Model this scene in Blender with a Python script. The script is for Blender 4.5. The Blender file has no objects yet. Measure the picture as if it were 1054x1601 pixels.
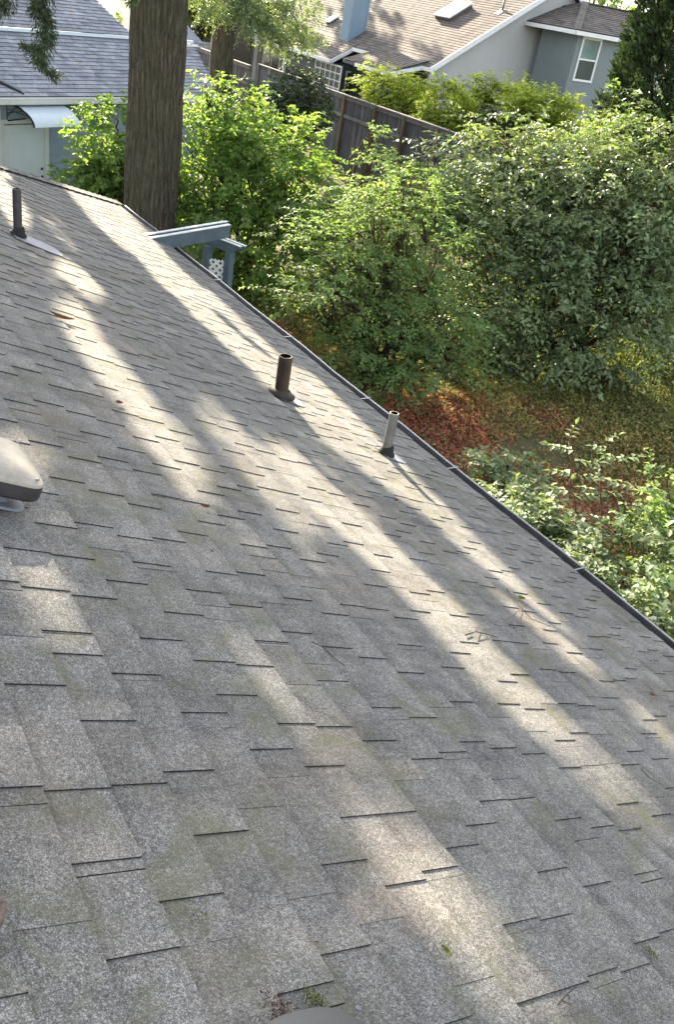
import bpy, math, random
import numpy as np
from mathutils import Vector, Matrix

random.seed(7); RS = np.random.RandomState(11)
S = bpy.context.scene
C = S.collection

# ------------------------------------------------------------------ camera, sky, sun, exposure
FPX, CX, CY = 1380.0, 527.0, 800.5
M = np.array([[0.8514, 0.1466, -0.5036], [-0.5018, 0.5071, -0.7007], [0.1527, 0.8493, 0.5053]])
CAM = np.array([0.0, 0.0, 5.8])
cam_d = bpy.data.cameras.new('camera'); cam = bpy.data.objects.new('camera', cam_d); C.objects.link(cam)
cam_d.sensor_fit = 'VERTICAL'; cam_d.sensor_height = 24.0; cam_d.lens = 24.0*FPX/1601.0
cam_d.clip_start = 0.05; cam_d.clip_end = 2000
mw = Matrix([[*map(float, M[i]), float(CAM[i])] for i in range(3)] + [[0, 0, 0, 1]])
_q = mw.to_3x3().to_quaternion(); _q.normalize()
cam.rotation_mode = 'QUATERNION'; cam.rotation_quaternion = _q; cam.location = Vector(CAM)
S.camera = cam

SUN_EL, SUN_AZ = math.radians(20.0), math.radians(10.5)     # azimuth from +Y towards +X
SUNV = np.array([math.sin(SUN_AZ)*math.cos(SUN_EL), math.cos(SUN_AZ)*math.cos(SUN_EL), math.sin(SUN_EL)])
w = bpy.data.worlds.new('World'); S.world = w; w.use_nodes = True
nt = w.node_tree; nt.nodes.clear()
o_ = nt.nodes.new('ShaderNodeOutputWorld'); b_ = nt.nodes.new('ShaderNodeBackground'); s_ = nt.nodes.new('ShaderNodeTexSky')
s_.sky_type = 'NISHITA'; s_.sun_disc = False; s_.sun_elevation = SUN_EL; s_.sun_rotation = SUN_AZ
s_.air_density = 1.0; s_.dust_density = 1.2; s_.ozone_density = 0.6
b_.inputs['Strength'].default_value = 0.10
hs_ = nt.nodes.new('ShaderNodeHueSaturation'); hs_.inputs['Saturation'].default_value = 0.38     # thin high cloud whitens the blue
nt.links.new(s_.outputs[0], hs_.inputs['Color']); nt.links.new(hs_.outputs[0], b_.inputs[0]); nt.links.new(b_.outputs[0], o_.inputs[0])
sd = bpy.data.lights.new('sun', 'SUN'); sd.energy = 5.0; sd.angle = math.radians(0.5); sd.color = (1.0, 0.87, 0.66)
so = bpy.data.objects.new('sun', sd); C.objects.link(so)
so.rotation_mode = 'QUATERNION'; so.rotation_quaternion = Vector(SUNV).to_track_quat('Z', 'Y'); so.location = (0, 0, 40)
S.view_settings.view_transform = 'Standard'; S.view_settings.look = 'None'
S.view_settings.gamma = 1.0; S.view_settings.use_curve_mapping = False
S.view_settings.exposure = 2.42

# ------------------------------------------------------------------ helpers: pixel rays of the photo, used for surveying the place
def ray(x, y):
    v = M @ np.array([x-CX, -(y-CY), -FPX]); return v/np.linalg.norm(v)
def PY(x, y, Y): r = ray(x, y); return CAM + r*(Y/r[1])
def PX(x, y, X): r = ray(x, y); return CAM + r*(X/r[0])
def PZ(x, y, Z): r = ray(x, y); return CAM + r*((Z-CAM[2])/r[2])
def PD(x, y, D): return CAM + ray(x, y)*D
def proj(p):
    v = (np.asarray(p) - CAM) @ M
    return CX + FPX*v[..., 0]/-v[..., 2], CY - FPX*v[..., 1]/-v[..., 2]
def unit(v): v = np.asarray(v, float); return v/np.linalg.norm(v)
UP = np.array([0, 0, 1.0])

# ------------------------------------------------------------------ materials
def new_mat(name):
    m = bpy.data.materials.new(name); m.use_nodes = True
    n = m.node_tree; p = n.nodes['Principled BSDF']; return m, n, p
def node(n, t, **k):
    x = n.nodes.new(t)
    for a, v in k.items(): setattr(x, a, v)
    return x
def ramp(n, fac, stops):
    r = n.nodes.new('ShaderNodeValToRGB'); e = r.color_ramp.elements
    while len(e) < len(stops): e.new(0.5)
    for i, (p, c) in enumerate(stops): e[i].position = p; e[i].color = (*c, 1)
    n.links.new(fac, r.inputs[0]); return r.outputs[0]
def noise(n, vec, scale, detail=4, rough=0.55, dist=0.0):
    t = n.nodes.new('ShaderNodeTexNoise'); t.inputs['Scale'].default_value = scale
    t.inputs['Detail'].default_value = detail; t.inputs['Roughness'].default_value = rough; t.inputs['Distortion'].default_value = dist
    n.links.new(vec, t.inputs['Vector']); return t.outputs[0]
def mix(n, fac, a, b, mode='MIX'):
    t = n.nodes.new('ShaderNodeMix'); t.data_type = 'RGBA'; t.blend_type = mode
    for sock, v in ((t.inputs[0], fac), (t.inputs[6], a), (t.inputs[7], b)):
        if isinstance(v, (int, float)): sock.default_value = v
        elif isinstance(v, tuple): sock.default_value = (*v, 1)
        else: n.links.new(v, sock)
    return t.outputs[2]
def math_(n, op, a, b=0.0, clamp=False):
    t = n.nodes.new('ShaderNodeMath'); t.operation = op; t.use_clamp = clamp
    for i, v in enumerate((a, b)):
        if isinstance(v, (int, float)): t.inputs[i].default_value = v
        else: n.links.new(v, t.inputs[i])
    return t.outputs[0]
def bump(n, p, h, strength, dist):
    b = n.nodes.new('ShaderNodeBump'); b.inputs['Strength'].default_value = strength; b.inputs['Distance'].default_value = dist
    n.links.new(h, b.inputs['Height']); n.links.new(b.outputs[0], p.inputs['Normal'])
def pos(n): return n.nodes.new('ShaderNodeNewGeometry').outputs['Position']
def mapping(n, v, scale, rot=(0, 0, 0)):
    m = n.nodes.new('ShaderNodeMapping'); m.inputs['Scale'].default_value = scale; m.inputs['Rotation'].default_value = rot
    n.links.new(v, m.inputs['Vector']); return m.outputs[0]
def attr(n, name):
    a = n.nodes.new('ShaderNodeAttribute'); a.attribute_name = name; return a.outputs['Fac']

def paint(name, col, rough=0.55, var=0.12, scale=6.0, spec=0.3, metallic=0.0, stretch=(1, 1, 1), bmp=0.0):
    m, n, p = new_mat(name); v = mapping(n, pos(n), stretch)
    f = noise(n, v, scale, 6, 0.6); f2 = noise(n, v, scale*9, 3)
    c = tuple(col)
    dk = tuple(x*(1-var*1.8) for x in c); lt = tuple(min(1, x*(1+var)) for x in c)
    a = ramp(n, f, [(0.3, dk), (0.7, lt)])
    a = mix(n, 0.25, a, ramp(n, f2, [(0.35, dk), (0.65, lt)]))
    n.links.new(a, p.inputs['Base Color']); p.inputs['Roughness'].default_value = rough
    p.inputs['Specular IOR Level'].default_value = spec; p.inputs['Metallic'].default_value = metallic
    if bmp: bump(n, p, f2, bmp, 0.01)
    return m

MAT = {}
def mat_shingle(name, base, lo, hi, stain, moss, fine=240, spk=1.0):
    m, n, p = new_mat(name); P_ = pos(n); t = attr(n, 'tone')
    vg = n.nodes.new('ShaderNodeTexVoronoi'); vg.inputs['Scale'].default_value = fine*2.1; n.links.new(P_, vg.inputs['Vector'])
    sg = n.nodes.new('ShaderNodeSeparateColor'); n.links.new(vg.outputs['Color'], sg.inputs[0]); g1 = sg.outputs[0]; g2 = noise(n, P_, fine*0.42, 2, 0.6); g3 = noise(n, P_, fine*0.13, 3, 0.6)
    sp = ramp(n, g1, [(0.05, lo), (0.45, base), (0.70, tuple(x*1.25 for x in base)), (1.0, hi)])
    sp2 = ramp(n, g2, [(0.36, lo), (0.52, base), (0.66, hi)])
    sp3 = ramp(n, g3, [(0.3, tuple(x*0.72 for x in base)), (0.7, tuple(x*1.28 for x in base))])
    c = mix(n, 0.22, sp, sp2); c = mix(n, 1-0.78*spk, c, sp3)
    c = mix(n, 1.0, c, ramp(n, t, [(0.0, (0.62, 0.62, 0.62)), (0.5, (0.95, 0.95, 0.95)), (0.82, (1.15, 1.13, 1.09)), (1.0, (1.22, 1.08, 0.95))]), 'MULTIPLY')
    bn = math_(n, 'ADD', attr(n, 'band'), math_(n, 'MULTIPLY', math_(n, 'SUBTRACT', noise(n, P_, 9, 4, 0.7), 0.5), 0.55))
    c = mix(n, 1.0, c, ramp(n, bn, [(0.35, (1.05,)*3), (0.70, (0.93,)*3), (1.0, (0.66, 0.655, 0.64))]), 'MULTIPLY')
    big = noise(n, P_, 1.1, 5, 0.65, 0.6)
    c = mix(n, ramp(n, big, [(0.50, (0, 0, 0)), (0.70, (0.55,)*3)]), c, mix(n, 0.5, c, stain))
    drip = noise(n, mapping(n, P_, (0.55, 5.5, 0.55)), 1.0, 5, 0.65)
    c = mix(n, 1.0, c, ramp(n, drip, [(0.30, (0.72, 0.73, 0.72)), (0.55, (1.0, 1.0, 1.0)), (0.75, (1.13, 1.10, 1.05))]), 'MULTIPLY')
    ms = noise(n, P_, 4.2, 5, 0.7, 0.8)
    bl = noise(n, P_, 7.0, 5, 0.75, 0.5); c = mix(n, 1.0, c, ramp(n, bl, [(0.30, (0.66, 0.66, 0.67)), (0.50, (1.0, 1.0, 1.0)), (0.70, (1.2, 1.19, 1.16))]), 'MULTIPLY')
    c = mix(n, ramp(n, ms, [(0.52, (0, 0, 0)), (0.66, (0.85,)*3)]), c, mix(n, 0.60, c, moss))
    n.links.new(c, p.inputs['Base Color']); p.inputs['Roughness'].default_value = 0.92; p.inputs['Specular IOR Level'].default_value = 0.25
    bump(n, p, g1, 0.5, 0.003)
    return m
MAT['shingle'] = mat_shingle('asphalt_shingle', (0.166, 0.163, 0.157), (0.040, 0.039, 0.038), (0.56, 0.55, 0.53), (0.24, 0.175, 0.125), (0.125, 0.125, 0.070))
MAT['shingle_side'] = paint('shingle_edge', (0.032, 0.031, 0.030), 0.95, 0.3, 60, 0.1)
MAT['shingle_blue'] = mat_shingle('blue_grey_shingle', (0.335, 0.35, 0.405), (0.20, 0.21, 0.245), (0.49, 0.51, 0.57), (0.36, 0.37, 0.42), (0.18, 0.19, 0.18), 30, 0.5)
MAT['shingle_tan'] = mat_shingle('weathered_tan_shingle', (0.180, 0.158, 0.145), (0.10, 0.09, 0.085), (0.29, 0.26, 0.24), (0.22, 0.18, 0.16), (0.17, 0.15, 0.12), 26, 0.5)
MAT['white'] = paint('white_trim_paint', (0.78, 0.79, 0.80), 0.5, 0.06, 5)
MAT['offwhite'] = paint('offwhite_trim_paint', (0.66, 0.68, 0.67), 0.55, 0.08, 5)
MAT['siding_blue'] = paint('blue_grey_siding', (0.27, 0.34, 0.42), 0.6, 0.08, 3, 0.3)
MAT['siding_dark'] = paint('dark_grey_siding', (0.17, 0.20, 0.21), 0.6, 0.08, 3, 0.3)
MAT['siding_grey'] = paint('grey_siding', (0.46, 0.465, 0.46), 0.65, 0.05, 0.7, 0.3)
MAT['siding_green'] = paint('slate_green_siding', (0.20, 0.235, 0.245), 0.65, 0.06, 0.9, 0.3)
MAT['siding_deep'] = paint('dark_green_siding', (0.085, 0.10, 0.10), 0.65, 0.08, 1.2, 0.3)
MAT['siding_cream'] = paint('cream_grey_siding', (0.36, 0.35, 0.29), 0.65, 0.07, 1.2, 0.3)
MAT['siding_brown'] = paint('dark_brown_siding', (0.10, 0.085, 0.07), 0.65, 0.1, 1.2, 0.3)
MAT['door'] = paint('pale_door_paint', (0.62, 0.70, 0.74), 0.45, 0.04, 3, 0.4)
MAT['awning'] = paint('white_awning_sheet', (0.72, 0.82, 0.92), 0.25, 0.04, 5, 0.5)
MAT['black'] = paint('black_bracket', (0.02, 0.02, 0.022), 0.5, 0.2, 20)
MAT['chimney'] = paint('blue_chimney_siding', (0.21, 0.30, 0.39), 0.6, 0.12, 8, 0.3, stretch=(6, 6, 0.4))
MAT['gutter'] = paint('dark_gutter_paint', (0.055, 0.055, 0.062), 0.4, 0.35, 9, 0.5)
MAT['gutter_lip'] = paint('highlit_gutter_lip', (0.30, 0.29, 0.285), 0.35, 0.25, 14, 0.6)  # pale colour paints the bright highlight along the outer lip
MAT['gutter_in'] = paint('gutter_debris', (0.020, 0.017, 0.014), 0.95, 0.4, 40, 0.1, bmp=0.5)
MAT['strap'] = paint('zinc_strap', (0.20, 0.22, 0.27), 0.35, 0.12, 20, 0.6, 0.4)
MAT['lead'] = paint('galvanised_flashing', (0.22, 0.23, 0.27), 0.6, 0.16, 14, 0.5, 0.35)
MAT['flash_brown'] = paint('rusted_flashing', (0.052, 0.037, 0.028), 0.7, 0.35, 30, 0.4)
MAT['rust'] = paint('rusty_brown_pipe', (0.062, 0.040, 0.026), 0.6, 0.4, 26, 0.4, 0.2, stretch=(1, 1, 0.35), bmp=0.3)
MAT['rust_pink'] = paint('rusty_pink_iron', (0.20, 0.145, 0.12), 0.75, 0.35, 60, 0.35, 0.1, bmp=0.5)
MAT['grey_pipe'] = paint('grey_zinc_pipe', (0.20, 0.195, 0.18), 0.5, 0.22, 22, 0.5, 0.3, stretch=(1, 1, 0.3))
MAT['dark_pipe'] = paint('dark_plastic_pipe', (0.060, 0.055, 0.060), 0.5, 0.3, 22, 0.4)
MAT['rubber'] = paint('black_rubber_boot', (0.030, 0.028, 0.027), 0.8, 0.25, 40, 0.2)
MAT['hood_top'] = paint('sunlit_vent_hood', (0.40, 0.36, 0.30), 0.5, 0.20, 9, 0.4)  # sunlight on top of the hood is put into this pale colour
MAT['hood_side'] = paint('shaded_vent_skirt', (0.040, 0.036, 0.040), 0.5, 0.2, 12, 0.4)  # shade on the hood's front is put into this dark colour
MAT['grey_metal'] = paint('grey_vent_lid', (0.085, 0.087, 0.089), 0.5, 0.10, 7, 0.45)
MAT['inside'] = paint('dark_inside', (0.006, 0.006, 0.006), 0.9, 0.1, 5, 0.05)
MAT['arbor'] = paint('slate_arbor_paint', (0.085, 0.12, 0.145), 0.55, 0.16, 8, 0.35, stretch=(1, 1, 1))
MAT['lattice'] = paint('white_lattice', (0.72, 0.73, 0.72), 0.5, 0.06, 10)
def mat_wood(name, a, b, stretch=(18, 18, 0.8)):
    m, n, p = new_mat(name); g = noise(n, mapping(n, pos(n), stretch), 1.6, 6, 0.65); k = noise(n, pos(n), 1.7, 4)
    oi = n.nodes.new('ShaderNodeObjectInfo').outputs['Random']
    c = ramp(n, g, [(0.3, a), (0.72, b)]); c = mix(n, 0.30, c, ramp(n, k, [(0.35, tuple(x*0.5 for x in a)), (0.7, tuple(x*1.15 for x in b))]))
    c = mix(n, 1.0, c, ramp(n, oi, [(0, (0.72,)*3), (1, (1.22, 1.2, 1.17))]), 'MULTIPLY')
    n.links.new(c, p.inputs['Base Color']); p.inputs['Roughness'].default_value = 0.85; p.inputs['Specular IOR Level'].default_value = 0.15
    bump(n, p, g, 0.4, 0.01); return m
MAT['fence'] = mat_wood('weathered_fence_wood', (0.060, 0.060, 0.070), (0.150, 0.148, 0.160))
MAT['fence_rail'] = mat_wood('weathered_rail_wood', (0.09, 0.085, 0.09), (0.22, 0.21, 0.21), (3, 3, 12))
MAT['fence_post'] = mat_wood('brown_post_wood', (0.12, 0.085, 0.055), (0.26, 0.19, 0.13))
MAT['fence_grey'] = mat_wood('grey_fence_wood', (0.17, 0.18, 0.21), (0.27, 0.28, 0.31))
def mat_bark():
    m, n, p = new_mat('fir_bark'); v = mapping(n, pos(n), (1, 1, 0.11)); h = attr(n, 'tone')
    g = noise(n, v, 24, 6, 0.7, 0.5); g2 = noise(n, pos(n), 45, 4, 0.65); k = noise(n, pos(n), 0.9, 3)
    c = ramp(n, g, [(0.30, (0.030, 0.025, 0.019)), (0.55, (0.108, 0.086, 0.064)), (0.75, (0.21, 0.18, 0.145))])
    vo = n.nodes.new('ShaderNodeTexVoronoi'); vo.feature = 'DISTANCE_TO_EDGE'; vo.inputs['Scale'].default_value = 15.0
    n.links.new(mapping(n, v, (1, 1, 1.15)), vo.inputs['Vector'])
    c = mix(n, 1.0, c, ramp(n, vo.outputs['Distance'], [(0.0, (0.42,)*3), (0.10, (0.85,)*3), (0.25, (1.2,)*3)]), 'MULTIPLY')
    c = mix(n, 0.3, c, ramp(n, g2, [(0.35, (0.03, 0.025, 0.02)), (0.65, (0.21, 0.185, 0.155))]))
    c = mix(n, ramp(n, k, [(0.4, (0, 0, 0)), (0.65, (0.45,)*3)]), c, (0.085, 0.092, 0.055))
    c = mix(n, 1.0, c, ramp(n, h, [(0.0, (0.6,)*3), (0.6, (1, 1, 1)), (1.0, (1.2,)*3)]), 'MULTIPLY')
    n.links.new(c, p.inputs['Base Color']); p.inputs['Roughness'].default_value = 0.95; p.inputs['Specular IOR Level'].default_value = 0.1
    bump(n, p, g, 0.8, 0.03); return m
MAT['bark'] = mat_bark()
MAT['twig'] = paint('brown_twig_bark', (0.085, 0.062, 0.042), 0.85, 0.3, 25, 0.15, stretch=(1, 1, 0.4))
MAT['redstem'] = paint('reddish_stem', (0.17, 0.085, 0.055), 0.7, 0.3, 25, 0.2)
def mat_glass(name, col):
    m, n, p = new_mat(name); f = noise(n, pos(n), 0.8, 3)
    n.links.new(ramp(n, f, [(0.35, tuple(x*0.6 for x in col)), (0.65, col)]), p.inputs['Base Color'])
    p.inputs['Roughness'].default_value = 0.08; p.inputs['Specular IOR Level'].default_value = 0.7; return m
MAT['glass'] = mat_glass('window_glass', (0.045, 0.075, 0.085))
MAT['blind'] = mat_glass('blind_behind_glass', (0.16, 0.27, 0.27))
def mat_leaf(name, dark, mid, light, trans=0.52, rough=0.6, spec=0.22, hue=(0.75, 1.2)):
    m, n, p = new_mat(name); t = attr(n, 'tone')
    c = ramp(n, t, [(0.0, dark), (0.5, mid), (1.0, light)])
    k = noise(n, pos(n), 2.3, 3)
    c = mix(n, 1.0, c, ramp(n, k, [(0.32, (hue[0]+0.08, hue[0], hue[0])), (0.68, (hue[1], hue[1], hue[1]*0.92))]), 'MULTIPLY')
    n.links.new(c, p.inputs['Base Color']); p.inputs['Roughness'].default_value = rough; p.inputs['Specular IOR Level'].default_value = spec
    tr = n.nodes.new('ShaderNodeBsdfTranslucent')
    n.links.new(mix(n, 1.0, c, (1.5, 1.55, 0.6), 'MULTIPLY'), tr.inputs['Color'])
    ms = n.nodes.new('ShaderNodeMixShader'); ms.inputs[0].default_value = trans
    n.links.new(p.outputs[0], ms.inputs[1]); n.links.new(tr.outputs[0], ms.inputs[2])
    n.links.new(ms.outputs[0], n.nodes['Material Output'].inputs['Surface']); return m
MAT['leaf_bright'] = mat_leaf('bright_green_leaf', (0.088, 0.153, 0.053), (0.171, 0.277, 0.088), (0.283, 0.401, 0.142))
MAT['leaf_maple'] = mat_leaf('yellow_green_leaf', (0.095, 0.16, 0.07), (0.175, 0.265, 0.115), (0.28, 0.39, 0.18))
MAT['leaf_cool'] = mat_leaf('cool_green_leaf', (0.081, 0.119, 0.067), (0.167, 0.232, 0.124), (0.313, 0.400, 0.227), 0.32, 0.48, 0.4)
MAT['leaf_lime'] = mat_leaf('lime_green_leaf', (0.12, 0.175, 0.035), (0.24, 0.32, 0.055), (0.38, 0.46, 0.09), 0.4)
MAT['leaf_dark'] = mat_leaf('dark_green_leaf', (0.019, 0.034, 0.017), (0.038, 0.066, 0.026), (0.072, 0.114, 0.043), 0.2, 0.5, 0.3)
MAT['leaf_fir'] = mat_leaf('fir_needles', (0.018, 0.035, 0.018), (0.040, 0.069, 0.033), (0.088, 0.119, 0.050), 0.12, 0.55, 0.25)
MAT['leaf_sapling'] = mat_leaf('pale_green_leaf', (0.095, 0.14, 0.08), (0.185, 0.26, 0.14), (0.31, 0.4, 0.235), 0.35, 0.5, 0.35)
MAT['weed_green'] = mat_leaf('meadow_weed', (0.105, 0.13, 0.05), (0.2, 0.235, 0.085), (0.3, 0.33, 0.13), 0.3, 0.7, 0.15)
MAT['weed_rust'] = mat_leaf('rusty_sorrel', (0.24, 0.095, 0.07), (0.42, 0.17, 0.12), (0.55, 0.28, 0.18), 0.25, 0.7, 0.15)
MAT['weed_ochre'] = mat_leaf('ochre_weed', (0.190, 0.168, 0.067), (0.336, 0.280, 0.118), (0.470, 0.392, 0.179), 0.3, 0.7, 0.15)
MAT['dead'] = mat_leaf('dead_brown_leaf', (0.05, 0.022, 0.012), (0.12, 0.05, 0.028), (0.24, 0.13, 0.07), 0.15, 0.8, 0.2)
MAT['moss'] = mat_leaf('moss_green', (0.045, 0.06, 0.010), (0.11, 0.15, 0.02), (0.20, 0.24, 0.04), 0.25, 0.8, 0.1)
def mat_ground():
    m, n, p = new_mat('weedy_soil'); P_ = pos(n)
    a = noise(n, P_, 0.8, 6, 0.65); b = noise(n, P_, 14, 5, 0.7)
    c = ramp(n, a, [(0.35, (0.11, 0.12, 0.055)), (0.55, (0.16, 0.14, 0.075)), (0.7, (0.21, 0.155, 0.10))])
    c = mix(n, 0.4, c, ramp(n, b, [(0.3, (0.05, 0.046, 0.028)), (0.7, (0.20, 0.18, 0.10))]))
    n.links.new(c, p.inputs['Base Color']); p.inputs['Roughness'].default_value = 0.95; p.inputs['Specular IOR Level'].default_value = 0.1
    bump(n, p, b, 0.8, 0.05); return m
MAT['ground'] = mat_ground()

# ------------------------------------------------------------------ object helpers
def tag(o, label=None, cat=None, group=None, kind=None):
    if label: o['label'] = label
    if cat: o['category'] = cat
    if group: o['group'] = group
    if kind: o['kind'] = kind
    return o
def thing(name, label, cat, loc=(0, 0, 0), group=None):
    o = bpy.data.objects.new(name, None); C.objects.link(o); o.location = Vector(loc); o.empty_display_size = 0.2
    return tag(o, label, cat, group)
def link(name, me, parent=None, base=None):
    o = bpy.data.objects.new(name, me); C.objects.link(o)
    if parent is not None:
        o.parent = parent
        off = parent.location
        p = parent.parent
        while p is not None: off = off + p.location; p = p.parent
        if base is None: o.location = -off
        else: o.location = Vector(base) - off
    elif base is not None: o.location = Vector(base)
    return o
class MB:
    """collects faces (world coordinates); build() links them as one mesh object"""
    def __init__(s): s.v = []; s.f = []; s.m = []; s.t = []
    def poly(s, pts, mi=0, tone=0.5):
        k = len(s.v); s.v += [tuple(map(float, p)) for p in pts]; s.f.append(tuple(range(k, k+len(pts)))); s.m.append(mi); s.t.append(tone)
    def hexa(s, p, mi=0, tone=0.5):      # p: 4 bottom + 4 top corners, same winding
        k = len(s.v); s.v += [tuple(map(float, q)) for q in p]
        for f in ((3, 2, 1, 0), (4, 5, 6, 7), (0, 1, 5, 4), (1, 2, 6, 5), (2, 3, 7, 6), (3, 0, 4, 7)):
            s.f.append(tuple(k+i for i in f)); s.m.append(mi); s.t.append(tone)
        return s
    def box(s, c, dx, dy, dz, u=(1, 0, 0), v=(0, 1, 0), n=(0, 0, 1), mi=0, tone=0.5):
        c = np.asarray(c, float); u = np.asarray(u, float)*dx/2; v = np.asarray(v, float)*dy/2; n = np.asarray(n, float)*dz/2
        return s.hexa([c-u-v-n, c+u-v-n, c+u+v-n, c-u+v-n, c-u-v+n, c+u-v+n, c+u+v+n, c-u+v+n], mi, tone)
    def beam(s, a, b, wd, ht, up=UP, mi=0, tone=0.5):
        a = np.asarray(a, float); b = np.asarray(b, float); d = b-a; L = np.linalg.norm(d); d = d/L
        sd_ = unit(np.cross(d, up)); u2 = np.cross(sd_, d)
        return s.box((a+b)/2, L, wd, ht, d, sd_, u2, mi, tone)
    def extr(s, pts, vec, mi=0, tone=0.5, mi_side=None):
        pts = [np.asarray(p, float) for p in pts]; q = [p+np.asarray(vec, float) for p in pts]; k = len(s.v); n = len(pts)
        s.v += [tuple(p) for p in pts+q]
        s.f.append(tuple(range(k, k+n))[::-1]); s.f.append(tuple(range(k+n, k+2*n))); s.m += [mi, mi]; s.t += [tone, tone]
        for i in range(n):
            j = (i+1) % n; s.f.append((k+i, k+j, k+n+j, k+n+i)); s.m.append(mi if mi_side is None else mi_side); s.t.append(tone)
        return s
    def tube(s, pts, rad, seg=8, mi=0, cap=True, tone=0.5):
        pts = [np.asarray(p, float) for p in pts]; k = len(s.v); n = len(pts)
        if isinstance(rad, (int, float)): rad = [rad]*n
        ref = None
        for i, p in enumerate(pts):
            d = unit(pts[min(i+1, n-1)] - pts[max(i-1, 0)])
            if ref is None: ref = np.array([1, 0, 0]) if abs(d[0]) < 0.8 else np.array([0, 1, 0])
            a = unit(ref - d*(ref @ d)); b = np.cross(d, a); ref = a
            for j in range(seg):
                t = 2*math.pi*j/seg; s.v.append(tuple(p + rad[i]*(a*math.cos(t)+b*math.sin(t))))
        for i in range(n-1):
            for j in range(seg):
                j2 = (j+1) % seg; s.f.append((k+i*seg+j, k+i*seg+j2, k+(i+1)*seg+j2, k+(i+1)*seg+j)); s.m.append(mi); s.t.append(tone)
        if cap:
            s.f.append(tuple(k+j for j in range(seg))[::-1]); s.f.append(tuple(k+(n-1)*seg+j for j in range(seg))); s.m += [mi, mi]; s.t += [tone, tone]
        return s
    def lathe(s, prof, centre, axis=UP, seg=28, mi=0, mis=None):    # prof: list of (radius, height)
        axis = unit(axis); ref = np.array([1, 0, 0]) if abs(axis[0]) < 0.8 else np.array([0, 1, 0])
        a = unit(np.cross(axis, ref)); b = np.cross(axis, a); k = len(s.v); c = np.asarray(centre, float)
        for r, h in prof:
            for j in range(seg):
                t = 2*math.pi*j/seg; s.v.append(tuple(c + axis*h + max(r, 1e-4)*(a*math.cos(t)+b*math.sin(t))))
        for i in range(len(prof)-1):
            for j in range(seg):
                j2 = (j+1) % seg; s.f.append((k+i*seg+j, k+i*seg+j2, k+(i+1)*seg+j2, k+(i+1)*seg+j)); s.m.append(mis[i] if mis else mi); s.t.append(0.5)
        return s
    def mesh(s, name, mats, smooth=False, tone=True):
        me = bpy.data.meshes.new(name); me.from_pydata(s.v, [], s.f)
        for m in (mats if isinstance(mats, (list, tuple)) else [mats]): me.materials.append(MAT[m])
        me.polygons.foreach_set('material_index', s.m)
        a = me.attributes.new('tone', 'FLOAT', 'FACE'); a.data.foreach_set('value', s.t)
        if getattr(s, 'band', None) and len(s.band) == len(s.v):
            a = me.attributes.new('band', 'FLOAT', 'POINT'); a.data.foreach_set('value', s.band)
        if smooth: me.polygons.foreach_set('use_smooth', [True]*len(s.f))
        me.update(); return me
    def build(s, name, mats, parent=None, smooth=False, base=None):
        return link(name, s.mesh(name, mats, smooth), parent, base)
def bevel(o, w_, seg=2):
    b = o.modifiers.new('bevel', 'BEVEL'); b.width = w_; b.segments = seg; b.limit_method = 'ANGLE'; return o

def tri_mesh(name, V, F, tone, mats, midx=None):
    """big numpy triangle soup; V (n,3), F (m,3), tone (m)"""
    me = bpy.data.meshes.new(name); n, m = len(V), len(F)
    me.vertices.add(n); me.vertices.foreach_set('co', np.asarray(V, np.float32).ravel())
    me.loops.add(3*m); me.loops.foreach_set('vertex_index', np.asarray(F, np.int32).ravel())
    me.polygons.add(m); me.polygons.foreach_set('loop_start', np.arange(0, 3*m, 3, dtype=np.int32)); me.polygons.foreach_set('loop_total', np.full(m, 3, np.int32))
    for k in (mats if isinstance(mats, (list, tuple)) else [mats]): me.materials.append(MAT[k])
    if midx is not None: me.polygons.foreach_set('material_index', np.asarray(midx, np.int32))
    a = me.attributes.new('tone', 'FLOAT', 'FACE'); a.data.foreach_set('value', np.asarray(tone, np.float32))
    me.update(calc_edges=True); me.validate(); return me
def nrm(a): return a/np.maximum(np.linalg.norm(a, axis=-1, keepdims=True), 1e-9)
def leaves(P, D, N, L, W, fold=0.22, tip=0.55):
    """P base points, D leaf axis, N face normal, L length, W width -> verts, faces (4 tris a leaf, folded on the midrib, drooping tip)"""
    P, D, N = map(lambda x: np.asarray(x, float), (P, D, N)); D = nrm(D); Sd = nrm(np.cross(D, N)); N = np.cross(Sd, D)
    L = np.asarray(L).reshape(-1, 1); W = np.asarray(W).reshape(-1, 1)
    a = P; mid = P + D*L*0.5 - N*L*0.02
    l = P + D*L*0.42 + Sd*W*0.5 + N*W*fold; r = P + D*L*0.42 - Sd*W*0.5 + N*W*fold
    t = P + D*L - N*L*0.16
    V = np.stack([a, l, t, r, mid], 1).reshape(-1, 3); k = np.arange(len(P))[:, None]*5
    F = np.concatenate([k+np.array([[0, 4, 1]]), k+np.array([[1, 4, 2]]), k+np.array([[2, 4, 3]]), k+np.array([[3, 4, 0]])], 1).reshape(-1, 3)
    return V, F

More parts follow.
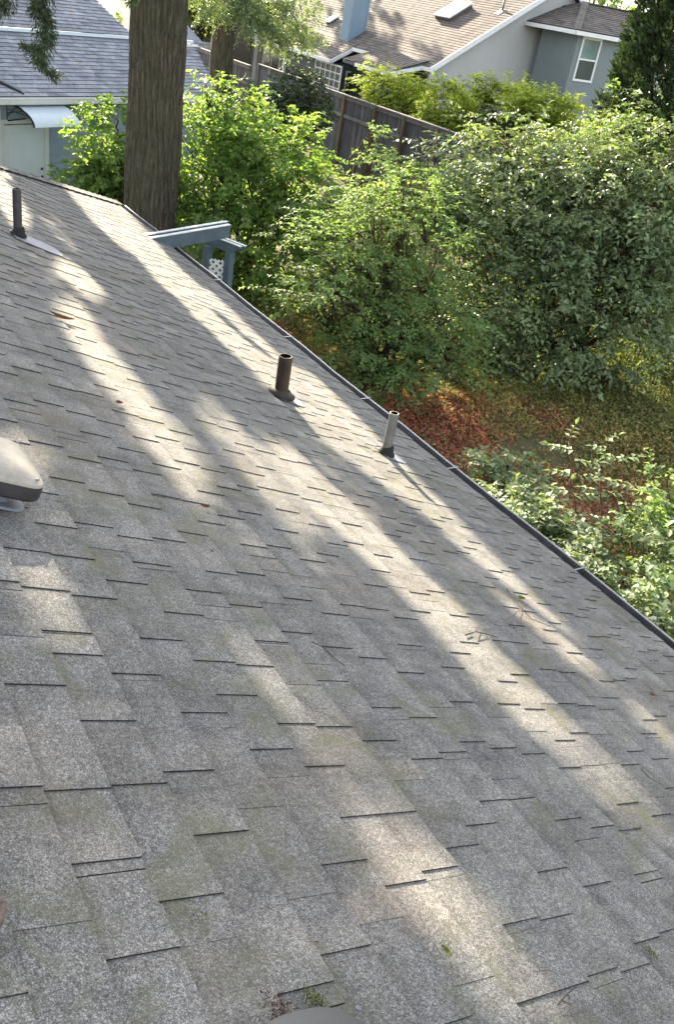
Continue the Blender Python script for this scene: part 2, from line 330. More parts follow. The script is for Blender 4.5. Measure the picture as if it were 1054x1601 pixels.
def ell_pts(n, c, r, rs, shell=0.55, up=0.0):
    d = nrm(rs.normal(size=(n, 3))); d[:, 2] += up; d = nrm(d)
    q = shell + (1-shell)*rs.rand(n, 1)**0.6
    return np.asarray(c) + d*np.asarray(r)*q, d
def foliage(blobs, n, rs, per=10, twig=0.35, L=0.07, W=0.045, outw=0.7, flat=0.5, droop=0.15, shell=0.55, gap=0.0, tone0=0.5, tvar=0.25, clus=7):
    """twigs spread through ellipsoid blobs, leaves set alternately along each twig"""
    wts = np.array([b[1][0]*b[1][1]+b[1][0]*b[1][2] for b in blobs]); wts = wts/wts.sum()
    Vs, Fs, Ts = [], [], []; k0 = 0
    for (c, r), wt in zip(blobs, wts):
        m = max(6, int(n*wt)); P, d = ell_pts(m, c, r, rs, shell, 0.12)
        ph = rs.rand(3)*6; lump = 1+0.20*np.sin(d[:, 0]*5+ph[0])*np.sin(d[:, 1]*5+ph[1])+0.16*np.sin(d[:, 2]*7+d[:, 0]*4+ph[2]) + np.where(rs.rand(m) < 0.10, rs.uniform(0.05, 0.35, m), 0)
        P = np.asarray(c)+(P-np.asarray(c))*lump[:, None]
        if clus > 1:
            mc = max(2, m//clus); ix = np.repeat(np.arange(mc), clus); ctone = rs.normal(size=mc)[ix]*0.5; cdir = nrm(d[:mc]*outw+rs.normal(size=(mc, 3))*0.45)[ix]
            P, d = P[ix], nrm(d[ix]+rs.normal(size=(len(ix), 3))*0.25); m = len(ix)
            P = P + rs.normal(size=(m, 3))*twig*np.array([0.38, 0.38, 0.13]) + cdir*(rs.rand(m, 1)-0.3)*twig*0.7
        else: ctone = np.zeros(m)
        if gap:
            f = 2.1/ max(0.3, min(r)); g = np.sin(P[:, 0]*f*1.7+1.3)+np.sin(P[:, 1]*f*2.1+P[:, 2]*f)+np.sin(P[:, 2]*f*2.3+0.7*P[:, 0]*f)
            keep = g > (-3+6*gap*0.6); P, d, ctone = P[keep], d[keep], ctone[keep]; m = len(P)
            if m == 0: continue
        dirn = nrm(d*outw + rs.normal(size=(m, 3))*0.42 + np.array([0, 0, 0.12-droop]))
        dirn[:, 2] *= (1-0.75*flat); dirn = nrm(dirn)
        tw_l = twig*(0.6+0.8*rs.rand(m))
        ttone = np.clip(tone0 + tvar*(rs.normal(size=m)*0.35+ctone), 0, 1)
        i = np.repeat(np.arange(m), per); s = np.tile(np.linspace(0.08, 1.0, per), m) + rs.normal(size=m*per)*0.03
        base = P[i] + dirn[i]*(tw_l[i]*s)[:, None] + np.array([0, 0, -1])*((s**2)*tw_l[i]*droop)[:, None]
        side = nrm(np.cross(dirn[i], UP+0.001)); sg = np.where(np.arange(m*per) % 2 == 0, 1.0, -1.0)[:, None]
        ld = dirn[i]*0.55 + side*sg*0.8 + rs.normal(size=(m*per, 3))*0.28; ld[:, 2] -= 0.12
        nn = np.array([0, 0, 1.0])*(0.35+flat) + d[i]*0.35 + rs.normal(size=(m*per, 3))*0.38
        sz = 0.65+0.6*rs.rand(m*per)
        V, F = leaves(base, ld, nn, L*sz, W*sz)
        T = np.clip(np.repeat(ttone[i] + rs.normal(size=m*per)*tvar*0.5, 4), 0, 1)
        Vs.append(V); Fs.append(F+k0); Ts.append(T); k0 += len(V)
    return np.concatenate(Vs), np.concatenate(Fs), np.concatenate(Ts)
def curve_pts(a, b, rs, n=6, wob=0.12, arch=0.0):
    a, b = np.asarray(a, float), np.asarray(b, float); L = np.linalg.norm(b-a); t = np.linspace(0, 1, n)[:, None]
    p = a*(1-t)+b*t; w_ = rs.normal(size=(n, 3))*wob*L*0.3; w_[0] = w_[-1] = 0
    p = p + w_ + UP*(np.sin(t*math.pi)*arch*L); return list(p)
def limbs(mb, base, blobs, rs, r0=0.05, sub=7, stems=1):
    for c, r in blobs:
        st = np.asarray(base) + np.array([rs.uniform(-1, 1), rs.uniform(-1, 1), 0])*0.12*stems
        cc = np.asarray(c, float); pts = curve_pts(st, cc, rs, 7, 0.16, 0.05); rr = [r0*(1-0.75*i/6) for i in range(7)]
        mb.tube(pts, rr, 6)
        for k in range(sub):
            q, _ = ell_pts(1, c, r, rs, 0.75, 0.1); j = rs.randint(3, 7)
            mb.tube(curve_pts(pts[j], q[0], rs, 5, 0.2, 0.04), [rr[j]*0.6*(1-0.8*i/4)+0.003 for i in range(5)], 5)
            q2, _ = ell_pts(1, c, r, rs, 0.9, 0.1)
            mb.tube(curve_pts(pts[min(j, 5)], q2[0], rs, 4, 0.2, 0.02), [rr[j]*0.4*(1-0.8*i/3)+0.003 for i in range(4)], 4)
def shrub(name, label, cat, base, blobs, n, mat, seed, group=None, r0=0.045, sub=7, crown='foliage', **kw):
    rs = np.random.RandomState(seed); t = thing(name, label, cat, base, group)
    V, F, T = foliage(blobs, n, rs, **kw); link(crown, tri_mesh(crown, V, F, T, mat), t)
    mb = MB(); limbs(mb, base, blobs, rs, r0, sub, 2); mb.build('branches', 'twig', t, True)
    return t

# ------------------------------------------------------------------ ground
def ground_z(x, y):
    x, y = np.asarray(x, float), np.asarray(y, float)
    a = np.clip((x-10.5)/6.0, 0, 1); a = a*a*(3-2*a)
    far = np.clip((np.hypot(x, y)-60)/200, 0, 1)
    return 1.0*a + 0.06*np.sin(x*1.3+0.4*y)*np.cos(y*0.9) + far*1.0 - 0.04
def build_ground():
    xs = np.concatenate([np.linspace(-600, -40, 12), np.linspace(-36, 4, 14), np.linspace(4.5, 24, 80), np.linspace(25, 60, 20), np.linspace(70, 600, 14)])
    ys = np.concatenate([np.linspace(-500, -30, 10), np.linspace(-26, 0, 10), np.linspace(0.5, 22, 84), np.linspace(23, 60, 22), np.linspace(70, 700, 14)])
    X, Y = np.meshgrid(xs, ys, indexing='ij'); Z = ground_z(X, Y)
    near = (X > 4) & (X < 24) & (Y > 0) & (Y < 22)
    Z = Z + np.where(near, 0.035*np.sin(X*5.1+2*np.sin(Y*3.3))*np.sin(Y*4.3+X), 0)
    v = np.stack([X, Y, Z], -1).reshape(-1, 3).tolist(); m = len(ys); f = []
    for i in range(len(xs)-1):
        for j in range(m-1): f.append((i*m+j, (i+1)*m+j, (i+1)*m+j+1, i*m+j+1))
    me = bpy.data.meshes.new('ground'); me.from_pydata(v, [], f); me.materials.append(MAT['ground'])
    me.polygons.foreach_set('use_smooth', [True]*len(f)); me.update()
    tag(link('ground', me), kind='structure')
build_ground()

# ------------------------------------------------------------------ our roof
PITCH = math.radians(22.6); HP = 1.2
RN = np.array([math.sin(PITCH), 0, math.cos(PITCH)]); RD = np.array([math.cos(PITCH), 0, -math.sin(PITCH)]); RY = np.array([0, 1.0, 0])
def RP(d, y, h=0.0): return CAM - HP*RN + RD*d + RY*y + RN*h       # point on the roof: d down the slope, y along the eave, h above it
def roof_dy(x, y):
    r = ray(x, y); p = r*(-HP/(r @ RN)); return float(p @ RD), float(p[1])
D_EAVE = 5.08; Y_COR = 12.5; D_RIDGE = -1.15; Y_NEAR = -3.0
x_at = lambda d: RP(d, 0)[0]
XC = x_at(D_EAVE); XR = x_at(D_RIDGE); ZR = RP(D_RIDGE, 0)[2]; ZE = RP(D_EAVE, 0)[2]
def hip_y(d): return Y_COR - (XC - x_at(d))
house = thing('house', 'grey shingled hip roof house filling the foreground, with a dark gutter along its eave', 'house', (XR, 4.0, 0.0))
RUN = XC-XR; XL = XR-RUN
deck = MB(); th = 0.06
deck.extr([RP(D_RIDGE, Y_NEAR, -0.012), RP(D_EAVE, Y_NEAR, -0.012), RP(D_EAVE, Y_COR, -0.012), RP(D_RIDGE, hip_y(D_RIDGE), -0.012)], -RN*th)
roof = deck.build('roof_deck', 'shingle_side', house)
b = MB()
E1 = np.array([XC, Y_COR, ZE]); E2 = np.array([XL, Y_COR, ZE]); RT = np.array([XR, hip_y(D_RIDGE), ZR]); dn = np.array([0, 0, -0.05])
b.extr([E1+dn, E2+dn, RT+dn], dn); b.extr([E2+dn, [XL, Y_NEAR, ZE-0.05], [XR, Y_NEAR, ZR-0.05], RT+dn], dn)
b.build('far_slope', 'shingle', house)
b = MB(); wx = XC-0.45
b.box([(wx+XL+0.45)/2, (Y_NEAR+Y_COR-0.45)/2, ZE/2-0.1], wx-XL-0.45, Y_COR-0.45-Y_NEAR, ZE-0.22)
b.build('wall', 'siding_dark', house)
b = MB(); b.box([XC+0.006, (Y_NEAR+Y_COR)/2, ZE-0.115], 0.025, Y_COR-Y_NEAR, 0.17)
b.box([XR, Y_COR+0.006, ZE-0.115], XC-XL, 0.025, 0.17); b.build('fascia', 'white', house)
b = MB(); b.box([XC-0.23, (Y_NEAR+Y_COR)/2, ZE-0.215], 0.46, Y_COR-Y_NEAR, 0.012); b.build('soffit', 'offwhite', house)

# shingles: laminated, thick tabs over a thin base; the side of a tab is what shows dark
EXPO = 0.143; SL = 0.92
def shingle_mb(mb, teeth, L, f, y0=0.0, clip=None, d0=0.0, place=None, rs=None, curl=0.0):
    """local frame: x down slope, y along eave, z off the roof"""
    up_ = -0.025
    def top(s): return 0.0015 + 0.0075*s/EXPO
    def add(x0, x1, ya, yb, z0a, z0b, h, tone, sk=0.0):
        if clip is not None:
            ya1, yb1 = min(ya, clip(x0)), min(yb, clip(x0)); ya2, yb2 = min(ya, clip(x1)), min(yb, clip(x1))
        else: ya1, yb1, ya2, yb2 = ya, yb, ya, yb
        if yb1-ya1 < 0.004 and yb2-ya2 < 0.004: return
        P8 = [(x0, ya1+sk, z0a-0.004), (x1, ya2-sk, z0b-0.006), (x1, yb2+sk, z0b-0.006), (x0, yb1-sk, z0a-0.004),
              (x0, ya1+sk, z0a+h), (x1, ya2-sk, z0b+h+curl), (x1, yb2+sk, z0b+h), (x0, yb1-sk, z0a+h)]
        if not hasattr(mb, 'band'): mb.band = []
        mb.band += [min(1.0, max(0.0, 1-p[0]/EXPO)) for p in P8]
        P8 = [place(p) if place else p for p in P8]
        k = len(mb.v); mb.v += [tuple(map(float, q)) for q in P8]
        for fc, mi in (((4, 5, 6, 7), 0), ((0, 1, 5, 4), 1), ((1, 2, 6, 5), 1), ((2, 3, 7, 6), 1)):
            mb.f.append(tuple(k+i for i in fc)); mb.m.append(mi); mb.t.append(tone)
    add(up_, EXPO, y0, y0+L-0.0015, top(up_), top(EXPO), 0.0, f[0])
    for i, (a, w2) in enumerate(teeth):
        add(up_, EXPO+0.001, y0+a, y0+a+w2, top(up_), top(EXPO), (0.0034 if (w2*977) % 1 > 0.28 else 0.0009), f[1+i % (len(f)-1)], 0.0012)
def rand_teeth(rs):
    t = []; y = rs.uniform(0.0, 0.10)
    while y < SL-0.07:
        w2 = rs.choice([0.07, 0.095, 0.125, 0.17]); w2 = min(w2*rs.uniform(0.85, 1.15), SL-y-0.005)
        if w2 > 0.05: t.append((y, w2))
        y += w2 + rs.choice([0.06, 0.09, 0.13, 0.19])*rs.uniform(0.85, 1.2)
    return t
rsr = np.random.RandomState(5)
def tones(rs): return [float(np.clip(rs.normal(0.44, 0.08), 0, 1))] + [float(np.clip(rs.normal(0.52, 0.16), 0, 1)) for _ in range(5)]
variants = []
for k in range(18):
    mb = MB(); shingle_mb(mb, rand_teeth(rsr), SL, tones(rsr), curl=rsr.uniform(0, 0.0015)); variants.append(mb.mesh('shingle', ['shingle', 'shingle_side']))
slots = []; far = MB(); ncourse = int((D_EAVE+0.03-D_RIDGE)/EXPO)
RROT = Matrix([[float(RD[i]), float(RY[i]), float(RN[i])] for i in range(3)]).to_quaternion()
for i in range(ncourse):
    d0 = D_EAVE+0.03 - (i+1)*EXPO; y = Y_NEAR + rsr.uniform(0, SL) - SL
    off = (i*0.17) % SL; y = Y_NEAR-SL+off
    while y < hip_y(d0+EXPO)+0.02:
        jd = rsr.uniform(-0.002, 0.002)
        c = RP(d0+EXPO/2, y+SL/2); pr = proj(c); v = (c-CAM) @ M
        vis = v[2] < -0.3 and -150 < pr[0] < 1200 and -100 < pr[1] < 1850 and y > -1.2
        if y+SL > hip_y(d0): # cut along the hip
            yy, dd = y, d0
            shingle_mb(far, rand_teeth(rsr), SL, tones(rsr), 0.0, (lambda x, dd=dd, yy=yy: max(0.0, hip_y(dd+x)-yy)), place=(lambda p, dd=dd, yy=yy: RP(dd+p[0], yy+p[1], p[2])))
        else: slots.append((np.linalg.norm(c-CAM) if vis else 1e3+y, d0+jd, y, rsr.randint(18)))
        y += SL
slots.sort(key=lambda s: s[0])
for k, (dist, d0, y, vi) in enumerate(slots):
    if k < 298:
        o = link('shingle', variants[vi], house, RP(d0, y+rsr.uniform(-0.002, 0.002), rsr.uniform(0, 0.0006)))
        o.rotation_mode = 'QUATERNION'; o.rotation_quaternion = RROT
    else:
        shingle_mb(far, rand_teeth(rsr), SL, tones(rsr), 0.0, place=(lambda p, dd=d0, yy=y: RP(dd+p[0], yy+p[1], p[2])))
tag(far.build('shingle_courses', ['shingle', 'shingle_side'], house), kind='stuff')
# hip and ridge caps
hd = unit(E1-RT); hl = np.linalg.norm(E1-RT); hs1 = unit(np.cross(RN, hd)); n2 = np.array([0, math.sin(PITCH), math.cos(PITCH)]); hs2 = unit(np.cross(n2, hd))
if hs1[1] > 0: hs1 = -hs1
if hs2[1] < 0: hs2 = -hs2
hn = unit(RN+n2)
for i in range(int(hl/0.16)+1):
    a = E1 + 0.03*hd - hd*(i*0.16); bb = a - hd*0.20; mb = MB(); z0, z1 = 0.034, 0.020
    w2 = 0.13
    up0, up1 = hn*z0, hn*z1; t2 = hn*0.007
    p = [a+hs1*w2+up0*0.7, a+up0, a+hs2*w2+up0*0.7, bb+hs2*w2+up1*0.7, bb+up1, bb+hs1*w2+up1*0.7]
    k = 0; q = [x+t2 for x in p]; mb.v = [tuple(map(float, x)) for x in p+q]
    mb.f = [(6, 7, 10, 11), (7, 8, 9, 10), (0, 1, 7, 6), (1, 2, 8, 7), (0, 6, 11, 5), (2, 3, 9, 8)]; mb.m = [0, 0, 1, 1, 1, 1]; mb.t = [float(np.clip(rsr.normal(0.5, 0.2), 0, 1))]*6
    mb.build('hip_cap', ['shingle', 'shingle_side'], house)
# gutter (K profile), swept along the eave and round the far corner
def gutter_run(mb, A, Bp, out):
    A, Bp, out = map(lambda x: np.asarray(x, float), (A, Bp, out))
    prof = [(0.022, 0.0), (0.022, -0.095), (0.085, -0.095), (0.098, -0.07), (0.118, -0.045), (0.128, -0.012), (0.128, -0.004), (0.116, -0.004), (0.116, -0.012), (0.105, -0.045), (0.085, -0.068), (0.075, -0.083), (0.030, -0.083), (0.030, 0.0)]
    mi = [0, 0, 0, 0, 0, 1, 1, 1, 0, 0, 0, 2, 0, 0]
    n = 26; k = len(mb.v)
    for j in range(n+1):
        c = A + (Bp-A)*j/n + UP*0.006*math.sin(j*1.9) + out*0.002*math.sin(j*2.7)
        for px, pz in prof: mb.v.append(tuple(c + out*(px*1.28) + UP*pz))
    m = len(prof)
    for j in range(n):
        for i in range(m):
            i2 = (i+1) % m; mb.f.append((k+j*m+i, k+j*m+i2, k+(j+1)*m+i2, k+(j+1)*m+i)); mb.m.append(mi[i]); mb.t.append(0.5)
g = MB(); gz = ZE-0.028
gutter_run(g, (XC, Y_NEAR, gz), (XC, Y_COR+0.02, gz), (1, 0, 0))
gutter = g.build('gutter', ['gutter', 'gutter_lip', 'gutter_in'], house)
g = MB(); gutter_run(g, (XL, Y_COR, gz), (XC+0.02, Y_COR, gz), (0, 1, 0)); g.build('gutter', ['gutter', 'gutter_lip', 'gutter_in'], house)
for py in [roof_dy(905, 893)[1], roof_dy(696, 731)[1], roof_dy(545, 616)[1], roof_dy(430, 521)[1], 9.2, 10.9]:
    s = MB(); s.box([XC+0.088, py, gz+0.002], 0.16, 0.012, 0.004)
    o = s.build('hanger', 'strap', gutter); 
s = MB(); s.extr([RP(D_EAVE-0.04, Y_NEAR, -0.008), RP(D_EAVE-0.04, Y_COR, -0.008), RP(D_EAVE+0.012, Y_COR, -0.008), RP(D_EAVE+0.012, Y_NEAR, -0.008)], -RN*0.003); s.build('drip_edge', 'gutter', house)

# ------------------------------------------------------------------ things on the roof
def curved_flash(mb, d, y, w2, up_, dn_, h=0.013, mi=0):
    """flat flashing sheet lying on the shingles, rounded lower corners"""
    pts = [(-up_, -w2), (dn_*0.7, -w2), (dn_*0.92, -w2*0.8), (dn_, -w2*0.5), (dn_, w2*0.5), (dn_*0.92, w2*0.8), (dn_*0.7, w2), (-up_, w2)]
    mb.extr([RP(d+a, y+b2, h) for a, b2 in pts], RN*0.0022, mi)
def vent_pipe(label, px, py, r, h, pm, fm, lean=(0, 0, 0), cuff=None, base=None, flw=0.13, fdn=0.2):
    d, y = roof_dy(px, py); c = RP(d, y, 0.008); t = thing('vent_pipe', label, 'vent pipe', c)
    ax = unit(UP+np.array(lean)); m = MB()
    m.lathe([(r, -0.12), (r, h-0.004), (r*0.985, h), (r*0.80, h), (r*0.79, h-0.004), (r*0.79, h-0.16), (0.001, h-0.165)], c, ax, 30, mis=[0, 0, 0, 1, 1, 1])
    m.build('pipe', [pm, 'inside'], t, True)
    m = MB(); curved_flash(m, d, y, flw, 0.05, fdn); m.build('flashing', fm, t)
    m = MB()
    if base == 'collar': m.lathe([(r*2.05, 0.012), (r*2.1, 0.024), (r*1.95, 0.036), (r*1.35, 0.042), (r*1.12, 0.056), (r*1.0, 0.058)], c, unit(RN*0.7+UP*0.3), 30)
    else: m.lathe([(r*2.0, 0.006), (r*1.9, 0.018), (r*1.45, 0.035), (r*1.22, 0.065), (r*1.02, 0.075)], c, unit(RN*0.5+UP*0.5), 26)
    m.build('collar', cuff, t, True); return t
vent_pipe('short rust brown pipe on a wide collar, middle of the roof near the gutter', 438, 621, 0.048, 0.30, 'rust', 'lead', cuff='flash_brown', base='collar', flw=0.10, fdn=0.19)
vent_pipe('pale grey slim pipe leaning beside the gutter, black boot at its foot', 602, 712, 0.033, 0.32, 'grey_pipe', 'lead', cuff='rubber', lean=(0.02, 0.0, 0), flw=0.09, fdn=0.17)
vent_pipe('thin dark pipe standing far up the roof at the left edge', 27, 371, 0.032, 0.345, 'dark_pipe', 'lead', cuff='rubber', flw=0.14, fdn=0.34)

# hood vent at the left edge
def rrect(cx, cy, hx, hy, r, n=6):
    out = []
    for sx, sy, a0 in ((1, 1, 0), (-1, 1, 90), (-1, -1, 180), (1, -1, 270)):
        for k in range(n+1):
            a = math.radians(a0+90*k/n); out.append((cx+sx*(hx-r)+r*math.cos(a), cy+sy*(hy-r)+r*math.sin(a)))
    return out
def rings(mb, levels, mis, cap=True):
    """levels: list of lists of 3-D points, same length"""
    k = len(mb.v); n = len(levels[0])
    for lv in levels: mb.v += [tuple(map(float, p)) for p in lv]
    for i in range(len(levels)-1):
        for j in range(n):
            j2 = (j+1) % n; mb.f.append((k+i*n+j, k+i*n+j2, k+(i+1)*n+j2, k+(i+1)*n+j)); mb.m.append(mis[i]); mb.t.append(0.5)
    if cap: mb.f.append(tuple(k+(len(levels)-1)*n+j for j in range(n))); mb.m.append(mis[-1]); mb.t.append(0.5)
def hood_vent(label, d, y, hx, hy, z0, z1, crown, mats, name='roof_vent', rad=0.07, neck=True):
    c = RP(d, y, 0.0); t = thing(name, label, 'roof vent', c)
    lv = lambda ax, ay, r, h: [RP(d+a, y+b2, h) for a, b2 in rrect(0, 0, ax, ay, r)]
    m = MB()
    rings(m, [lv(hx*0.93, hy*0.93, rad*0.9, z0), lv(hx*0.985, hy*0.985, rad, z0), lv(hx, hy, rad, z0+0.006)], [1, 1])
    m.f.pop(); m.m.pop(); m.t.pop()
    rings(m, [lv(hx, hy, rad, z0+0.006), lv(hx*0.99, hy*0.99, rad, z1-0.008), lv(hx*0.965, hy*0.965, rad*0.97, z1), ], [1, 0])
    m.f.pop(); m.m.pop(); m.t.pop()
    L_ = [lv(hx*0.965, hy*0.965, rad*0.97, z1)]
    for q in (0.85, 0.65, 0.42, 0.2, 0.04): L_.append(lv(hx*q, hy*q, max(rad*q*0.97, 0.002), z1+crown*(1-q**2.4)))
    rings(m, L_, [0]*6)
    m.build('hood', mats[:2], t, True)
    for a, b2 in ((hx*0.8, hy*0.8), (hx*0.8, -hy*0.8), (-hx*0.8, hy*0.8), (-hx*0.8, -hy*0.8)) if neck else ():
        m = MB(); m.lathe([(0.006, 0.0), (0.006, 0.003), (0.001, 0.0045)], RP(d+a, y+b2, z1+crown*0.30), RN, 8); m.build('screw', 'lead', t)
    if neck:
        m = MB(); rings(m, [lv(hx*0.62, hy*0.62, rad*0.6, 0.0), lv(hx*0.62, hy*0.62, rad*0.6, z0+0.004)], [0], True); m.build('neck', mats[2], t)
        m = MB(); rings(m, [lv(hx*0.86, hy*0.84, rad*0.8, 0.010), lv(hx*0.86, hy*0.84, rad*0.8, 0.016), lv(hx*0.8, hy*0.78, rad*0.8, 0.019)], [0, 0, 0]); m.build('base_flange', mats[3], t, True)
    return t
hd_, hy_ = roof_dy(67, 742)
HV = None
def hood_fit():
    # lower right corner of the hood skirt is seen at (66,770), its far top edge passes (0,684)
    z1 = 0.12
    r = ray(64, 745); q = r*(-(HP-z1)/(r @ RN)); return float(q @ RD), float(q[1])
hcd, hcy = hood_fit()
hood_vent('square roof vent with sunlit-toned cream hood and shade-toned dark skirt at the left edge', hcd-0.165, hcy+0.075, 0.17, 0.155, 0.062, 0.118, 0.035, ['hood_top', 'hood_side', 'lead', 'lead'], rad=0.055)
# grey lid at the bottom edge
ld, ly = roof_dy(436, 1592)
hood_vent('smooth grey rounded vent lid just showing at the bottom edge', ld+0.02, ly-0.17, 0.14, 0.16, 0.02, 0.035, 0.03, ['grey_metal', 'grey_metal', 'hood_side', 'lead'], rad=0.11)
# open rusty pipe, lower left corner
def stub():
    top = 0.10; r = ray(-5, 1416); q = r*(-(HP-top)/(r @ RN)); d, y = float(q @ RD), float(q[1]); c = RP(d, y, 0)
    t = thing('vent_pipe', 'open rusty pink iron pipe end seen from above at the lower left edge', 'vent pipe', c)
    m = MB(); R = 0.031
    m.lathe([(R*0.9, -0.05), (R*0.9, top-0.028), (R*1.06, top-0.024), (R*1.08, top-0.004), (R*1.0, top), (R*0.80, top), (R*0.74, top-0.006), (R*0.74, top-0.08), (0.001, top-0.085)], c, unit(UP*0.5+RN*0.5), 30, mis=[0]*6+[1, 1])
    m.build('pipe', ['rust_pink', 'inside'], t, True)
    m = MB(); m.lathe([(R*1.15, 0.010), (R*1.12, 0.015), (R*1.0, 0.02), (R*0.92, 0.03)], c, RN, 26); m.build('collar', 'rubber', t, True)
stub()

# ------------------------------------------------------------------ litter on the shingles
def roof_pt(x, y, h=0.016):
    d, yy = roof_dy(x, y); return RP(d, yy, h)
def curled_leaf(label, px, py, L, W, ang, mat='dead', group=None, name='fallen_leaf'):
    c = roof_pt(px, py, 0.018); a = math.radians(ang); u = RD*math.cos(a)+RY*math.sin(a); v = np.cross(RN, u); mb = MB()
    n = 6; P_ = []
    for i in range(n+1):
        s = i/n; wd = W*math.sin(math.pi*min(max(s, 0.04), 0.97))**0.8; z = 0.25*L*(s-0.5)**2*2
        for e in (-1, 0, 1): P_.append(c + u*(s-0.5)*L + v*e*wd*0.5 + RN*(z + abs(e)*wd*0.35))
    mb.v = [tuple(map(float, p)) for p in P_]
    for i in range(n):
        for e in (0, 1): k = i*3+e; mb.f.append((k, k+1, k+4, k+3)); mb.m.append(0); mb.t.append(random.uniform(0.2, 0.8))
    o = mb.mesh(name, mat, True); me_v = Vector(c)
    for v_ in o.vertices: v_.co -= me_v
    return tag(link(name, o, None, c), label, 'leaf', group)
curled_leaf('long reddish dead leaf lying far up the roof at left', 93, 502, 0.16, 0.045, 5)
curled_leaf('small curled rust leaf below the long reddish leaf', 183, 636, 0.055, 0.03, 30)
curled_leaf('small dark curled leaf on the sunny streak left of the pale pipe', 570, 703, 0.03, 0.022, 60)
curled_leaf('dark leaf caught on the shingles below the pale pipe', 617, 787, 0.05, 0.03, 15)
curled_leaf('greenish leaf scrap lying right of centre on the upper right streak', 812, 941, 0.07, 0.035, 10, 'moss')
curled_leaf('little brown leaf near the right edge of the roof', 1016, 1092, 0.05, 0.03, 20)
curled_leaf('brown leaf scrap beside the sunlit patch at left centre', 317, 799, 0.05, 0.02, 0)
curled_leaf('tiny dark leaf scrap near the middle of the roof', 327, 869, 0.018, 0.014, 40)
curled_leaf('green leaf scrap on the lower sunny streak', 690, 1497, 0.03, 0.016, 100, 'moss')
def twig_on_roof(label, pts, r, branches=()):
    c = roof_pt(*pts[0]); mb = MB(); P_ = [roof_pt(x, y, 0.018+0.004*(i % 2))-c for i, (x, y) in enumerate(pts)]
    mb.tube(P_, [r*(1-0.6*i/len(P_)) for i in range(len(P_))], 5)
    for bp in branches: q = [roof_pt(x, y, 0.02)-c for x, y in bp]; mb.tube(q, r*0.6, 5)
    return tag(mb.build('twig', 'twig', None, True, c), label, 'twig')
twig_on_roof('bent thin twig with a fork lying right of the roof centre', [(790, 925), (812, 955), (828, 972), (858, 985)], 0.0025, [[(812, 955), (800, 968)]])
twig_on_roof('dark twig lying along a shingle near the centre', [(725, 998), (740, 994), (756, 996), (775, 1003)], 0.003, [[(740, 994), (745, 985)]])
twig_on_roof('small dark twig on the left of the lower centre shingles', [(483, 1010), (500, 1020), (520, 1037), (535, 1050)], 0.0018)
twig_on_roof('pale crossed twigs at the bottom right of the roof', [(866, 1580), (878, 1566), (895, 1552)], 0.0016, [[(872, 1575), (885, 1580)], [(880, 1564), (884, 1572)]])
twig_on_roof('thin twig on the shingles at the right of the lower streak', [(1000, 1208), (1010, 1222), (1030, 1232)], 0.0018)
def tuft(label, px, py, R, n, mat, flat=0.4, name='moss_tuft', cat='moss'):
    c = roof_pt(px, py, 0.012); rs = np.random.RandomState(int(px)); P_ = rs.normal(size=(n, 2))*R*0.45
    base = P_[:, :1]*RD + P_[:, 1:]*RY*1.4; h = np.exp(-(P_**2).sum(1)/(R*R*0.5))*R*flat
    base = base + RN*(h*rs.rand(n))[:, None]
    V, F = leaves(base, nrm(rs.normal(size=(n, 3))+RN*0.8), nrm(rs.normal(size=(n, 3))), R*0.22*(0.5+rs.rand(n)), R*0.09*(0.5+rs.rand(n)))
    return tag(link(name, tri_mesh(name, V, F, np.clip(np.repeat(rs.rand(n), 4), 0, 1), mat), None, c), label, cat)
tuft('ochre moss tuft growing on a shingle edge at the lower right', 1015, 1497, 0.022, 160, 'moss')
tuft('sparse green moss speck on the lower left shingles', 304, 1437, 0.020, 60, 'moss', 0.1)
tuft('tiny green moss speck on the lower sunny streak', 695, 1478, 0.016, 40, 'moss', 0.1)
tuft('green moss behind the grey vent lid at the bottom', 487, 1574, 0.026, 240, 'moss')
tuft('brown needle and leaf litter piled behind the grey vent lid', 430, 1586, 0.030, 170, 'dead', 0.06, 'leaf_litter', 'litter')
tuft('green moss clump in the gutter at the bracket', 905, 890, 0.05, 160, 'moss', 0.5)
rs = np.random.RandomState(3); n = 900                      # loose fir needles and grit, nobody could count them
dd_ = rs.uniform(-0.2, 5.0, n); yy_ = rs.uniform(0.2, 9.0, n)**1.0
base = np.array([RP(a, b2, 0.0165) for a, b2 in zip(dd_, yy_)]); ang = rs.rand(n)*6.28
V, F = leaves(base, np.outer(np.cos(ang), RD)+np.outer(np.sin(ang), RY), np.tile(RN, (n, 1)), 0.008+0.016*rs.rand(n), 0.0015+0.002*rs.rand(n))
tag(link('fir_needles', tri_mesh('fir_needles', V, F, np.repeat(rs.rand(n)*0.7, 4), 'dead')), 'loose brown fir needles and grit scattered over the grey shingles', 'litter', kind='stuff')

n = 700; yy_ = rs.uniform(-1, 12.3, n); yy_ = yy_ + 0.25*np.sin(yy_*3.1); ang = rs.rand(n)*6.28
base = np.stack([XC+0.035+0.085*rs.rand(n), yy_, np.full(n, ZE-0.108)+0.02*rs.rand(n)], 1)
V, F = leaves(base, np.stack([np.cos(ang)*0.6, np.sin(ang), 0.25*rs.normal(size=n)], 1), nrm(rs.normal(size=(n, 3))*0.5+UP), 0.02+0.05*rs.rand(n), 0.004+0.018*rs.rand(n))
tag(link('gutter_litter', tri_mesh('gutter_litter', V, F, np.repeat(rs.rand(n)*0.8, 4), 'dead'), house), kind='stuff')

